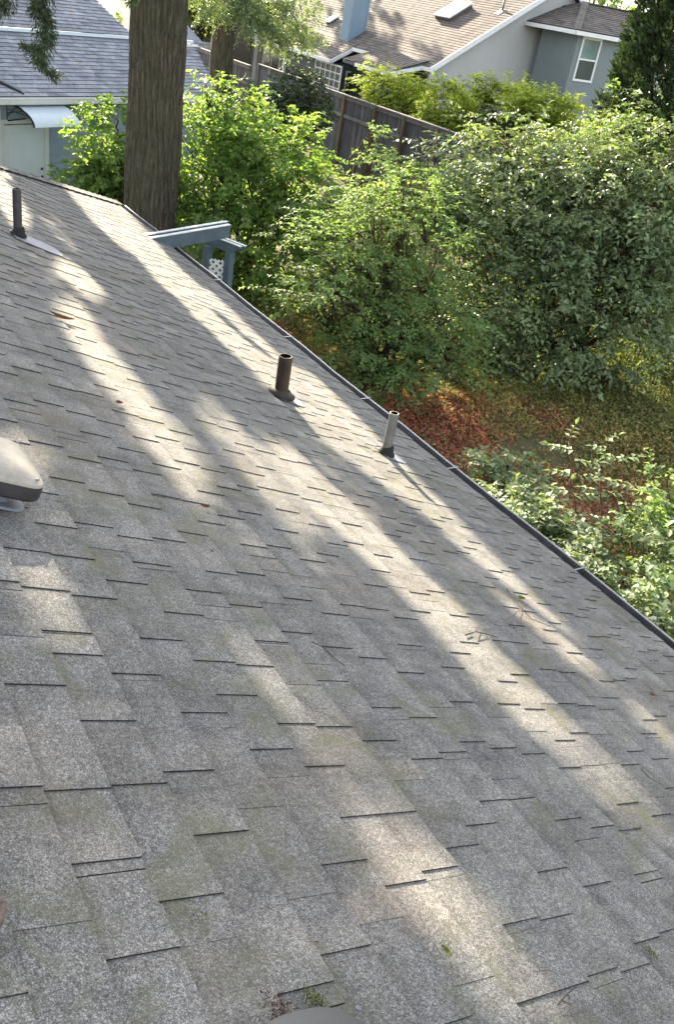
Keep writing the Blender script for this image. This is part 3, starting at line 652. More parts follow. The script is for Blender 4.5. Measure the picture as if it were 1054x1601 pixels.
# ------------------------------------------------------------------ arbor beyond the gutter
def arbor():
    zt = 2.86; A1 = PZ(366, 350, zt); A0 = PZ(236, 372, zt); d = unit(A1-A0); A0 = A0 - d*0.6
    t = thing('garden_arbor', 'slate blue garden arbor with double top beams and white lattice behind the gutter', 'arbor', (A1[0], A1[1], 0))
    sd2 = np.cross(d, UP)                                   # towards the camera side
    for off, sh in ((0.0, -0.10), (0.13, 0.0)):
        m = MB(); a, c = A0+sd2*off*-1, A1-sd2*off + d*sh
        m.beam(a-UP*0.085, c-UP*0.085, 0.04, 0.17); bevel(m.build('beam', 'arbor', t), 0.004)
        m = MB(); m.beam(a+UP*0.003, c+UP*0.003, 0.052, 0.010); m.build('beam_cap', 'offwhite', t)
    zc = 2.62; B0 = PZ(340, 368, zc); B1 = PZ(384, 385, zc); e = unit(B1-B0)
    for off in (0, 0.09):
        m = MB(); pts = [B0-e*0.15+np.cross(e, UP)*off, B1+np.cross(e, UP)*off]
        a, c = pts; sd3 = unit(np.cross(e, UP))*0.02
        m.extr([a-sd3, c-sd3, c-sd3-UP*0.03-e*0.0, c-sd3-e*0.17-UP*0.13, a-sd3-UP*0.13], sd3*2); bevel(m.build('cross_beam', 'arbor', t), 0.003)
        m = MB(); m.beam(a+UP*0.003, c+UP*0.003, 0.05, 0.008); m.build('cross_beam_cap', 'offwhite', t)
    ps = []
    for (px, py) in ((325, 390), (359, 398)):
        p = PZ(px, py, 2.45); ps.append(p); m = MB(); g0 = ground_z(p[0], p[1])
        m.box([p[0], p[1], (2.50+g0)/2], 0.10, 0.10, 2.50-g0, e, np.cross(UP, e)); bevel(m.build('post', 'arbor', t), 0.004)
    a, c = ps; a = a+e*0.05; c = c-e*0.05; Wd = np.linalg.norm((c-a)[:2]); u = unit(np.array([*(c-a)[:2], 0])); z1, z0 = 2.34, 0.5; lat = MB(); st = 0.10
    a = np.array([a[0], a[1], 0]); sn = np.cross(u, UP)
    for sg, off in ((1, 0.006), (-1, -0.006)):
        k = -30
        while k < 40:
            # strip with x - sg*z = k*st, clipped to panel
            x0, x1 = 0.0, Wd; pts = []
            za, zb = (k*st+sg*0), 0
            zs = [(x-k*st)*sg for x in (x0, x1)]
            lo, hi = sorted([(z0+sg*0*0), z1]); 
            # param by z: x = k*st + sg*(z-z0)
            if sg > 0: zlo = max(z0, z0+(0-k*st)); zhi = min(z1, z0+(Wd-k*st)); f_ = lambda z: k*st+(z-z0)
            else: zlo = max(z0, z0-(Wd-k*st)); zhi = min(z1, z0+k*st); f_ = lambda z: k*st-(z-z0)
            if zhi-zlo > 0.03: lat.beam(a+u*f_(zlo)+UP*zlo+sn*off, a+u*f_(zhi)+UP*zhi+sn*off, 0.006, 0.036, np.cross(unit(u*(1 if sg > 0 else -1)+UP), sn))
            k += 1
    # a beam's height axis must lie in the panel
    lat.build('lattice_panel', 'lattice', t)
arbor()

# ------------------------------------------------------------------ fences
def fence(name, label, X, y0, y1, ztop, ht, posts, mats, boards=True, rail_gap=0.50, cat='fence', bw=0.14):
    t = thing(name, label, cat, (X, (y0+y1)/2, ztop-ht)); rs = np.random.RandomState(int(y0*10))
    nb = int((y1-y0)/(bw+0.012)); bm_ = []
    for v in range(6):
        m = MB(); h1 = rs.uniform(-0.01, 0.01); m.box([0, 0, ht/2-0.03], 0.018, bw, ht-0.09+h1); bm_.append(m.mesh('board', mats[0]))
    for i in range(nb):
        y = y0+(i+0.5)*(y1-y0)/nb
        o = link('board', bm_[rs.randint(6)], t, (X+0.03+rs.uniform(-0.004, 0.004), y, ztop-ht)); o.rotation_euler = (rs.uniform(-0.008, 0.008), 0, rs.uniform(-0.03, 0.03))
    for zz, dx, dz in ((ztop-0.02, 0.14, 0.035), ):
        m = MB(); m.box([X, (y0+y1)/2, zz], dx, y1-y0, dz); m.build('cap_rail', mats[1], t)
    for zz in (ztop-0.09, ztop-0.09-rail_gap, ztop-ht+0.3):
        m = MB(); m.box([X-0.015, (y0+y1)/2, zz], 0.05, y1-y0, 0.095); m.build('rail', mats[1], t)
    for y in posts:
        m = MB(); m.box([X-0.045, y, ztop-ht/2-0.04], 0.09, 0.09, ht-0.0); m.build('post', mats[2], t)
    return t
fposts = [float(PX(px, py, 15.7)[1]) for px, py in ((502, 135), (542, 150), (590, 166), (636, 180), (688, 198))]
sp = (fposts[0]-fposts[-1])/4
fence('wooden_fence', 'weathered dark wooden fence with brown posts running behind the shrubs', 15.7, 12.5, fposts[0]+0.1, 3.05, 2.1, fposts+[fposts[-1]-sp*k for k in (1, 2, 3, 4)], ['fence', 'fence_rail', 'fence_post'])
fence('wooden_fence', 'smooth grey wooden fence beyond the dark hedge at the upper left', 15.55, fposts[0]+1.0, 31.0, 3.10, 1.9, [fposts[0]+1.2+2.0*k for k in range(2)]+[30.9], ['fence_grey', 'fence_rail', 'fence_grey'], rail_gap=1.2)
fence('wooden_fence', 'far dark stretch of fence behind the distant fir trunk', 15.3, 31.2, 40.0, 3.0, 1.9, [33.5, 36, 38.5], ['fence', 'fence_rail', 'fence'])

# ------------------------------------------------------------------ roofs and siding of other houses
def tab_roof(mb, O, u, dn_, L, H, expo=0.15, inside=None, rs=None, tab=0.32, th=0.014):
    """O top corner, u along, dn_ down the slope"""
    O = np.asarray(O, float); u = unit(u); dn_ = unit(dn_); n = unit(np.cross(dn_, u)); n = n if n[2] > 0 else -n
    k = int(H/expo)+1
    for i in range(k):
        s = -rs.uniform(0, tab); v0, v1 = i*expo, min((i+1)*expo, H)
        while s < L:
            w_ = tab*rs.uniform(0.6, 1.3); a, c = max(s, 0), min(s+w_, L)
            if c-a > 0.02 and (inside is None or inside((a+c)/2, (v0+v1)/2)):
                tn = float(np.clip(rs.normal(0.5, 0.2), 0, 1)); p = lambda x, y, h: O+u*x+dn_*y+n*h
                mb.poly([p(a, v0-0.01, 0.002), p(c, v0-0.01, 0.002), p(c, v1, th), p(a, v1, th)], 0, tn)
                mb.poly([p(a, v1, th), p(c, v1, th), p(c, v1, 0), p(a, v1, 0)], 1, tn)
            s += w_
def window(parent, O, u, out, W, H, mats=('white', 'glass', 'glass'), mid=True, vbars=0, hbars=0, fr=0.07):
    """O lower left corner on the wall"""
    O = np.asarray(O, float); m = MB(); c = O+u*W/2+UP*H/2
    for a, b_, w_, h_ in ((u*0, -UP*(H/2), W+fr*2, fr), (u*0, UP*(H/2), W+fr*2, fr)): m.box(c+a+b_+out*0.02, w_, 0.05, h_, u, out, UP)
    for sg in (-1, 1): m.box(c+u*sg*(W/2+fr*0.5)+out*0.02, fr, 0.046, H-fr, u, out, UP)
    if mid: m.box(c+out*0.018, W, 0.04, fr*0.75, u, out, UP)
    for k in range(vbars): m.box(O+u*W*(k+1)/(vbars+1)+UP*H/2+out*0.017, 0.035, 0.03, H-fr, u, out, UP)
    for k in range(hbars): m.box(O+UP*H*(k+1)/(hbars+1)+u*W/2+out*0.015, W, 0.028, 0.035, u, out, UP)
    w_o = m.build('window', mats[0], parent)
    m = MB(); m.box(c+UP*H/4+out*0.004, W, 0.006, H/2-0.01, u, out, UP); m.build('pane', mats[1], w_o)
    m = MB(); m.box(c-UP*H/4+out*0.004, W, 0.006, H/2-0.01, u, out, UP); m.build('pane', mats[2], w_o)
    return w_o

# --- L: blue house with the door and awning, upper left
def house_left():
    u = unit([0.8876, 0.4606, 0]); out = np.array([u[1], -u[0], 0]); P0 = PD(100, 152, 22.5); rs = np.random.RandomState(21)
    EZ = 2.80; P0 = np.array([P0[0], P0[1], 0])
    Q = lambda s, o, z: P0 + u*s + out*o + UP*z             # o: towards us from the eave line
    t = thing('house', 'blue grey house with white door and curved awning at the upper left', 'house', Q(1, -3, 0))
    WO = -0.38
    m = MB(); m.box(Q(0.2, WO-2.6, 1.3), 10.4, 5.0, 2.75, u, out, UP); m.build('wall', 'siding_blue', t)
    k = 0; z = 0.1; BE = 0.175
    while z < 2.62:                                         # lap siding, board by board
        h = min(BE, 2.66-z)
        for s0, s1, mt in ((-5.0, -1.50, 'siding_dark'), (-0.16, 5.35, 'siding_blue')):
            m = MB(); a, c = Q(s0, WO-0.10, z), Q(s1, WO-0.10, z)
            m.hexa([a, c, c+out*0.125, a+out*0.125, a+UP*h, c+UP*h, c+UP*h+out*0.107, a+UP*h+out*0.107]); m.build('siding_board', mt, t)
        z += BE
    for s0, s1 in ((-1.50, -1.40), (-0.26, -0.16)):
        m = MB(); m.box(Q((s0+s1)/2, WO+0.03, 1.15), s1-s0, 0.06, 2.1, u, out, UP); m.build('door_frame', 'offwhite', t)
    m = MB(); m.box(Q(-0.83, WO+0.03, 2.245), 1.34, 0.062, 0.09, u, out, UP); m.build('door_frame', 'offwhite', t)
    m = MB(); m.box(Q(-0.83, WO+0.0, 2.47), 1.34, 0.07, 0.355, u, out, UP); m.build('wall_panel', 'siding_blue', t)
    m = MB(); m.box(Q(-0.83, WO, 1.14), 1.13, 0.05, 2.06, u, out, UP)
    for sg in (-1, 1):
        for z0, z1 in ((0.3, 1.0), (1.15, 2.0)): m.box(Q(-0.83+sg*0.25, WO+0.028, (z0+z1)/2), 0.32, 0.010, z1-z0, u, out, UP)
    dr = m.build('door', 'door', t); bevel(dr, 0.006)
    m = MB(); m.lathe([(0.001, 0.0), (0.022, 0.0), (0.028, 0.03), (0.001, 0.055)], Q(-0.36, WO+0.03, 1.05), out, 12); m.lathe([(0.001, 0), (0.028, 0.0), (0.028, 0.02), (0.001, 0.022)], Q(-0.36, WO+0.03, 1.22), out, 12); m.build('handle', 'black', dr, True)
    # downspout
    m = MB(); m.box(Q(-1.58, WO+0.10, 1.3), 0.08, 0.06, 2.6, u, out, UP); m.build('downspout', 'offwhite', t)
    # awning
    aw = thing('door_awning', 'curved white awning on black brackets over the door of the blue house', 'awning', Q(-0.72, WO, 2.4))
    m = MB(); n = 10; s0, s1 = -1.28, 0.02; th = 0.012; pr = [(0.02+0.85*math.sin(math.radians(a)), 2.63-0.36*(1-math.cos(math.radians(a)))) for a in np.linspace(6, 88, n+1)]
    for i in range(n):
        (o0, z0), (o1, z1) = pr[i], pr[i+1]; m.hexa([Q(s0, WO+o0, z0), Q(s1, WO+o0, z0), Q(s1, WO+o1, z1), Q(s0, WO+o1, z1), Q(s0, WO+o0, z0+th), Q(s1, WO+o0, z0+th), Q(s1, WO+o1, z1+th), Q(s0, WO+o1, z1+th)])
    m.build('canopy', 'awning', aw)
    for s in (s0-0.015, s1+0.015):
        m = MB(); m.tube([Q(s, WO+o, z+0.005) for o, z in pr], 0.022, 6); m.tube([Q(s, WO+0.02, 2.64), Q(s, WO+0.02, 2.22)], 0.022, 6); m.tube([Q(s, WO+0.03, 2.26), Q(s, WO+0.62, 2.42)], 0.015, 6)
        for q in (2, 4, 6): m.tube([Q(s, WO+0.03, 2.26+0.04*q), Q(s, WO+pr[q][0], pr[q][1])], 0.008, 5)
        m.build('bracket', 'black', aw, True)
    # roof
    pit = math.radians(25); dn_ = unit(out*math.cos(pit)-UP*math.sin(pit)); run1 = 2.10/math.cos(pit)
    top1 = lambda s: Q(s, 0, EZ) - dn_*run1; m = MB()
    ins = lambda a, v: (a-6.5) < 5.4+1.5*(1-v/run1)
    tab_roof(m, top1(-6.5), u, dn_, 13.6, run1, 0.145, ins, rs, 0.30)
    tag(m.build('lower_shingles', ['shingle_blue', 'shingle_side'], t), kind='stuff')
    run2 = 4.2; m = MB(); up2 = UP*0.10
    tab_roof(m, top1(-6.5)-dn_*run2+up2, u, dn_, 10.9, run2, 0.145, None, rs, 0.30)
    tag(m.build('upper_shingles', ['shingle_blue', 'shingle_side'], t), kind='stuff')
    m = MB(); a, c, e1, e0 = top1(-6.5), top1(6.9), Q(5.4, 0, EZ), Q(-6.5, 0, EZ); m.extr([a-UP*0.02, c-UP*0.02, e1-UP*0.02, e0-UP*0.02], -UP*0.1)
    a2, c2 = top1(-6.5)-dn_*run2, top1(4.4)-dn_*run2; m.extr([a2+up2*0.7, c2+up2*0.7, top1(4.4)+up2*0.7, top1(-6.5)+up2*0.7], -UP*0.15); m.build('roof_deck', 'siding_dark', t)
    m = MB(); m.beam(top1(-6.5)+UP*0.06+out*0.02, top1(6.75)+UP*0.06+out*0.02, 0.06, 0.07); m.build('ridge_flashing', 'awning', t)
    m = MB(); m.box(Q(-0.55, 0.05, EZ-0.075), 11.9, 0.12, 0.13, u, out, UP); bevel(m.build('gutter', 'offwhite', t), 0.02)
    m = MB(); m.box(Q(-0.55, 0.105, EZ-0.012), 11.9, 0.03, 0.02, u, out, UP); m.build('gutter_lip', 'white', t)
    m = MB(); m.box(Q(-0.55, -0.19, EZ-0.16), 11.8, 0.40, 0.02, u, out, UP); m.build('soffit', 'siding_dark', t)
    # small front gable at far left
    A = PD(34, 147, 21.9); Bq = PD(-70, 95, 21.9); Cq = PD(-70, 150, 21.9)
    m = MB(); m.extr([A, Bq, Cq], -out*0.06); m.build('gable_face', 'offwhite', t)
    m = MB(); m.beam(A+out*0.05, Bq+out*0.05, 0.10, 0.07); m.build('gable_trim', 'black', t)
    m = MB(); m.extr([A+UP*0.05, Bq+UP*0.05, Bq+UP*0.10, A+UP*0.09], -out*1.6); m.build('gable_roof', 'shingle_blue', t)
house_left()

# --- G: house with skylight, chimney and grey gable wall, and R, the one beside it
def house_gable():
    rs = np.random.RandomState(33); Xe, ze = 20.69, 3.88; Y0 = 28.0
    hi = PY(840, 0, Y0); sl = (hi[2]-ze)/(hi[0]-Xe); pit = math.atan(sl); XRg = 26.2; zr = ze+sl*(XRg-Xe); Y1 = 45.0
    t = thing('house', 'grey gabled house with a skylight and blue chimney on its sunlit roof', 'house', (24, 36, 1.2))
    dn_ = np.array([-math.cos(pit), 0, -math.sin(pit)]); H = (XRg-Xe)/math.cos(pit)
    top = np.array([XRg, Y0, zr]); m = MB(); tab_roof(m, top, (0, 1, 0), dn_, Y1-Y0, H, 0.15, None, rs, 0.34)
    # lower bays
    b1y0, b1y1, b1x, b1z = 28.45, 30.4, 19.29, 3.55; b2y0, b2y1, b2x, b2z = 33.22, 38.0, 19.75, 3.36
    for y0, y1, x, z in ((b1y0, b1y1+1.2, b1x, b1z), (b2y0, b2y1, b2x, b2z)):
        d = np.array([x-Xe-0.3, 0, z-ze-0.3*sl]); L = np.linalg.norm(d); tab_roof(m, (Xe+0.3, y0, ze+0.3*sl+0.012), (0, 1, 0), d, y1-y0, L, 0.15, None, rs, 0.34)
    tag(m.build('shingles', ['shingle_tan', 'shingle_side'], t), kind='stuff')
    m = MB(); a = lambda x, y, z: np.array([x, y, z])
    m.extr([a(Xe, Y0, ze-0.02), a(XRg, Y0, zr-0.02), a(XRg, Y1, zr-0.02), a(Xe, Y1, ze-0.02)], -UP*0.12)
    XB = XRg+3.4; m.extr([a(XRg, Y0, zr-0.02), a(XB, Y0, zr-3.4*sl-0.02), a(XB, Y1, zr-3.4*sl-0.02), a(XRg, Y1, zr-0.02)], -UP*0.12)
    for y0, y1, x, z in ((b1y0, b1y1+1.2, b1x, b1z), (b2y0, b2y1, b2x, b2z)):
        m.extr([a(x, y0, z-0.01), a(Xe+0.3, y0, ze+0.3*sl-0.01), a(Xe+0.3, y1, ze+0.3*sl-0.01), a(x, y1, z-0.01)], -UP*0.10)
    m.build('roof_deck', 'siding_deep', t)
    # gable wall, facing us
    Yw = Y0+0.30; m = MB(); zb = 0.6
    m.extr([a(Xe+0.25, Yw, zb), a(XB-0.1, Yw, zb), a(XB-0.1, Yw, zr-3.3*sl-0.16), a(XRg, Yw, zr-0.16), a(Xe+0.25, Yw, ze+0.25*sl-0.16)], (0, 0.2, 0)); m.build('gable_wall', 'siding_grey', t)
    m = MB(); kk = 0; z = zb
    m.box([Xe+0.35, 34, 2.2], 0.2, 11.2, 3.1); m.build('side_wall', 'siding_deep', t)
    m = MB(); m.beam(a(Xe, Y0-0.03, ze-0.09), a(XRg, Y0-0.03, zr-0.09), 0.05, 0.17, up=(0, 0, 1)); m.build('rake_board', 'white', t)
    m = MB(); m.beam(a(XRg, Y0-0.03, zr-0.09), a(27.55, Y0-0.03, zr-1.35*sl-0.09), 0.05, 0.17, up=(0, 0, 1)); m.build('rake_board', 'white', t)
    def eave(x, y0, y1, z): m = MB(); m.box([x-0.04, (y0+y1)/2, z-0.06], 0.10, y1-y0, 0.12); m.build('eave_gutter', 'white', t)
    eave(Xe, Y0-0.05, b1y0, ze); eave(b1x, b1y0-0.03, b1y1+0.2, b1z); eave(Xe, b1y1+1.25, b2y0-0.03, ze); eave(b2x, b2y0-0.03, b2y1, b2z)
    for y0, x, z in ((b1y0, b1x, b1z), (b2y0, b2x, b2z)):
        m = MB(); m.beam(a(x, y0-0.04, z-0.06), a(Xe+0.02, y0-0.04, ze-0.05), 0.05, 0.13); m.build('rake_board', 'white', t)
    for y0, y1, x, z, mt in ((b1y0+0.35, b1y1, b1x+0.32, b1z, 'siding_deep'), (b2y0+0.35, b2y1-0.4, b2x+0.30, b2z, 'siding_deep')):
        m = MB(); m.box([(x+Xe+0.3)/2, (y0+y1)/2, (z+0.6)/2-0.08], Xe+0.3-x, y1-y0, z-0.6-0.1); m.build('bay_wall', mt, t)
    # bay window (faces -X) and narrow glazed door (faces us)
    X2 = b2x+0.30; u = np.array([0, -1.0, 0]); o = np.array([-1.0, 0, 0])
    p0 = PX(493, 118, X2); p1 = PX(531, 131, X2)
    zt = PX(512, 98, X2)[2]
    window(t, (X2, p0[1], 1.85), u, o, abs(p0[1]-p1[1]), zt-1.85, ('white', 'glass', 'glass'), False, 4, 4, 0.06)
    Yd = b2y0+0.35; q0, q1 = PY(543, 112, Yd), PY(556, 116, Yd)
    window(t, (q0[0], Yd, 1.2), np.array([1.0, 0, 0]), np.array([0, -1.0, 0]), q1[0]-q0[0], q0[2]-1.2, ('white', 'glass', 'glass'), False, 0, 0, 0.06)
    m = MB(); m.box([X2-0.05, b2y1-0.5, 2.2], 0.1, 0.1, 3.0); m.build('downspout', 'white', t)
    # chimney
    def roof_hit(px, py, h=0.0):
        r = ray(px, py); n = np.array([-math.sin(pit), 0, math.cos(pit)]); p0_ = np.array([Xe, Y0, ze])+n*h; return CAM + r*(((p0_-CAM) @ n)/(r @ n))
    c0, c1, c2 = roof_hit(543, 66), roof_hit(575, 51), roof_hit(528, 63)
    wx_ = max(0.75, c1[0]-c0[0]); wy_ = 0.62
    m = MB(); m.box([c0[0]+wx_/2, c0[1]+wy_/2, c0[2]+2.0], wx_, wy_, 5.0); ch = m.build('chimney', 'chimney', t); bevel(ch, 0.01)
    m = MB(); m.box([c0[0]+wx_/2, c0[1]+wy_/2, c0[2]+4.56], wx_+0.14, wy_+0.14, 0.12); m.build('cap', 'white', ch)
    for sx in (0, 1): m = MB(); m.box([c0[0]+sx*wx_, c0[1]-0.006, c0[2]+2.2], 0.09, 0.03, 4.4); m.build('corner_board', 'siding_blue' if sx == 0 else 'chimney', ch)
    # skylight: four corners seen on its lid
    k = [roof_hit(px, py, 0.16) for px, py in ((674, 25), (703, 28), (742, 7), (716, -1))]
    n = np.array([-math.sin(pit), 0, math.cos(pit)]); cc = sum(k)/4; uy = np.array([0, 1.0, 0]); ud = -dn_
    hy = (max(q[1] for q in k)-min(q[1] for q in k))*0.5*0.8; hu = abs((k[2]-k[1]) @ ud)/2
    sk = thing('skylight', 'white flat skylight on the sunlit tan roof', 'skylight', cc)
    m = MB(); m.box(cc-n*0.10, hu*2, hy*2, 0.17, ud, uy, n); bevel(m.build('curb', 'siding_brown', sk), 0.01)
    m = MB(); m.box(cc+n*0.01, hu*2+0.06, hy*2+0.06, 0.06, ud, uy, n); bevel(m.build('lid', 'white', sk), 0.02, 3)
    c = roof_hit(519, 29, 0.1); bx_ = thing('roof_vent', 'small pale box vent left of the blue chimney', 'roof vent', c)
    m = MB(); m.box(c, 0.55, 0.42, 0.06, ud, uy, n); bevel(m.build('lid', 'white', bx_), 0.015); m = MB(); m.box(c-n*0.07, 0.45, 0.34, 0.09, ud, uy, n); m.build('body', 'siding_brown', bx_)
    c = roof_hit(786, 17); pv = thing('vent_pipe', 'thin vent pipe on the tan roof right of the skylight', 'vent pipe', c)
    m = MB(); m.tube([c-UP*0.1, c+UP*0.45], 0.04, 8); m.build('pipe', 'grey_pipe', pv, True); m = MB(); m.box(c-ud*0.1+n*0.02, 0.4, 0.3, 0.01, ud, uy, n); m.build('flashing', 'lead', pv)
house_gable()
def house_right():
    rs = np.random.RandomState(44); Yw = 26.0; xw = 25.36; ex, ey, ez = 24.85, 25.62, 5.80; X1 = 33.0; Y1 = 36.0
    t = thing('house', 'slate green two storey house with one white window beside the cedar', 'house', (28, 30, 1.2))
    m = MB(); m.box([(xw+X1-0.5)/2, (Yw+27.9)/2, 3.2], X1-0.5-xw, 27.9-Yw, 5.1); m.build('wall', 'siding_green', t)
    m = MB(); m.box([xw+0.03, Yw-0.012, 3.2], 0.10, 0.03, 5.0); m.box([xw-0.012, Yw+0.05, 3.2], 0.03, 0.12, 5.0); m.build('corner_board', 'siding_green', t)
    q = [PY(px, py, Yw) for px, py in ((914, 59), (941, 63), (898, 123), (921, 129))]
    x0 = (q[0][0]+q[2][0])/2; x1 = (q[1][0]+q[3][0])/2; z1 = (q[0][2]+q[1][2])/2; z0 = (q[2][2]+q[3][2])/2
    window(t, (x0, Yw, z0), np.array([1.0, 0, 0]), np.array([0, -1.0, 0]), x1-x0, z1-z0, ('white', 'blind', 'glass'), True, 0, 0, 0.07)
    pit = math.radians(23); tp = math.tan(pit); rn = 2.1
    E = [np.array(p) for p in ((ex, ey, ez), (X1, ey, ez), (X1, ey+2*rn, ez), (ex, ey+2*rn, ez))]; R0 = np.array([ex+rn, ey+rn, ez+rn*tp]); R1 = np.array([X1, ey+rn, ez+rn*tp])
    m = MB(); m.extr([E[0], E[1], R1, R0], -UP*0.05, 1); m.extr([E[0], R0, E[3]], -UP*0.05, 1); m.extr([E[3], R0, R1, E[2]], -UP*0.05, 1)
    dn_ = np.array([0, -math.cos(pit), -math.sin(pit)]); H = rn/math.cos(pit)
    tab_roof(m, R0-np.array([rn, 0, 0])+UP*0.01, (1, 0, 0), dn_, X1-ex, H, 0.15, lambda a, v: a > rn*(1-v/H), rs, 0.34)
    dn2 = np.array([-math.cos(pit), 0, -math.sin(pit)])
    tab_roof(m, R0-np.array([0, rn, 0])+UP*0.01, (0, 1, 0), dn2, 2*rn, H, 0.15, lambda a, v: abs(a-rn) < rn*v/H, rs, 0.34)
    tag(m.build('shingles', ['shingle_tan', 'shingle_side'], t), kind='stuff')
    m = MB(); m.beam(E[0]+UP*0.03, R0+UP*0.03, 0.26, 0.03); m.beam(R0+UP*0.03, R1+UP*0.03, 0.26, 0.03); m.build('hip_caps', 'shingle_tan', t)
    m = MB(); m.box([(ex+X1)/2, ey-0.04, ez-0.07], X1-ex+0.1, 0.10, 0.13); m.box([ex-0.04, ey+rn, ez-0.07], 0.10, 2*rn, 0.13); m.build('gutter', 'white', t)
    m = MB(); m.box([(ex+X1)/2, (ey+Yw)/2+0.1, ez-0.14], X1-ex, Yw-ey+0.2, 0.02); m.build('soffit', 'offwhite', t)
house_right()

# --- H: cream house beyond the grey fence, and the porch house left of the distant fir
def house_cream():
    t = thing('house', 'cream house with white framed windows beyond the grey fence', 'house', (19, 44, 1.0)); Yw = 43.0
    a = PY(385, 40, Yw); b_ = PY(482, 90, Yw); u = np.array([1.0, 0, 0]); o = np.array([0, -1.0, 0]); zt = 4.75
    x0, x1 = a[0], b_[0]+3.0
    m = MB(); m.extr([(x0, Yw, 0.8), (x1, Yw, 0.8), (x1, Yw, zt), (x0, Yw, zt)], (0, 6, 0)); m.build('wall', 'siding_cream', t)
    for px0, px1, py, hh, kw in ((410, 433, 112, 1.45, dict(vbars=1, hbars=0, mid=True)), (372, 386, 100, 1.3, dict(vbars=1, mid=False))):
        p0, p1 = PY(px0, py, Yw), PY(px1, py, Yw); window(t, (p0[0], Yw, p0[2]), u, o, p1[0]-p0[0], hh, ('white', 'glass', 'glass'), fr=0.09, **kw)
    c = PY(461, 88, Yw); window(t, (c[0]-0.15, Yw, c[2]-0.2), u, o, 0.45, 0.42, ('white', 'glass', 'glass'), False, 1, 0, 0.06)
    m = MB(); c = PY(397, 80, Yw); m.box([c[0], Yw-0.12, 2.6], 0.16, 0.16, 3.6); m.build('post', 'white', t)
    m = MB(); m.box([x0+2.0, Yw-0.5, zt+0.05], 9.0, 1.3, 0.16); m.build('eave', 'white', t)
    pit = math.radians(24); dn_ = np.array([0, -math.cos(pit), -math.sin(pit)]); m = MB(); rs = np.random.RandomState(55)
    tab_roof(m, np.array([x0-2.0, Yw-1.1, zt+0.15])-dn_*3.3, (1, 0, 0), dn_, x1-x0+2, 3.3, 0.2, None, rs, 0.5); tag(m.build('shingles', ['shingle_tan', 'shingle_side'], t), kind='stuff')
    m = MB(); p0 = PY(356, 50, Yw-1.6); p1 = PY(398, 60, Yw-1.6); m.extr([(p0[0], Yw-1.6, 0.8), (p1[0]-0.1, Yw-1.6, 0.8), (p1[0]-0.1, Yw-1.6, 5.0), (p0[0], Yw-1.6, 5.0)], (0, 1.4, 0)); m.build('porch_recess', 'siding_brown', t)
    m = MB(); m.tube([PY(385, 32, Yw-1.8), PY(388, 42, Yw-1.8), PY(398, 48, Yw-1.8), PY(400, 70, Yw-1.8)], 0.07, 6); m.build('downspout', 'white', t)
house_cream()
def house_porch():
    Yw = 46.0; t = thing('house', 'pale house with white porch rail left of the distant fir trunk', 'house', (16, 47, 1)); u = np.array([1.0, 0, 0]); o = np.array([0, -1.0, 0])
    p0, p1 = PY(262, 30, Yw), PY(348, 50, Yw)
    m = MB(); m.extr([(p0[0], Yw, 0.6), (p1[0], Yw, 0.6), (p1[0], Yw, 6.2), (p0[0], Yw, 6.2)], (0, 5, 0)); m.build('wall', 'siding_cream', t)
    q0, q1 = PY(333, 53, Yw), PY(341, 55, Yw); window(t, (q0[0], Yw, q0[2]), u, o, q1[0]-q0[0], 1.15, ('white', 'glass', 'glass'), True, 0, 0, 0.08)
    Yr = 43.5; r0, r1 = PY(312, 84, Yr), PY(342, 92, Yr); rt = PY(312, 66, Yr)[2]; rail = MB(); n = 16
    rail.box([(r0[0]+r1[0])/2, Yr, rt], r1[0]-r0[0], 0.08, 0.07); rail.box([(r0[0]+r1[0])/2, Yr, rt-0.8], r1[0]-r0[0], 0.06, 0.06)
    for i in range(n): rail.box([r0[0]+(r1[0]-r0[0])*(i+0.5)/n, Yr, rt-0.4], 0.05, 0.035, 0.8)
    rail.build('porch_rail', 'white', t)
    m = MB(); a, c = PY(270, 66, 41), PY(318, 82, 41); m.hexa([(a[0], 41, a[2]), (c[0], 41, a[2]), (c[0]-0.4, 43, a[2]+0.8), (a[0], 43, a[2]+0.8), (a[0], 41, a[2]+0.1), (c[0], 41, a[2]+0.1), (c[0]-0.4, 43, a[2]+0.9), (a[0], 43, a[2]+0.9)]); m.build('porch_roof', 'shingle_blue', t)
    m = MB(); a, c = PY(356, 57, 40), PY(352, 92, 40); m.tube([np.array([c[0], 40, 0.8]), np.array([c[0], 40, a[2]])], 0.09, 8); m.build('post', 'white', t)
house_porch()

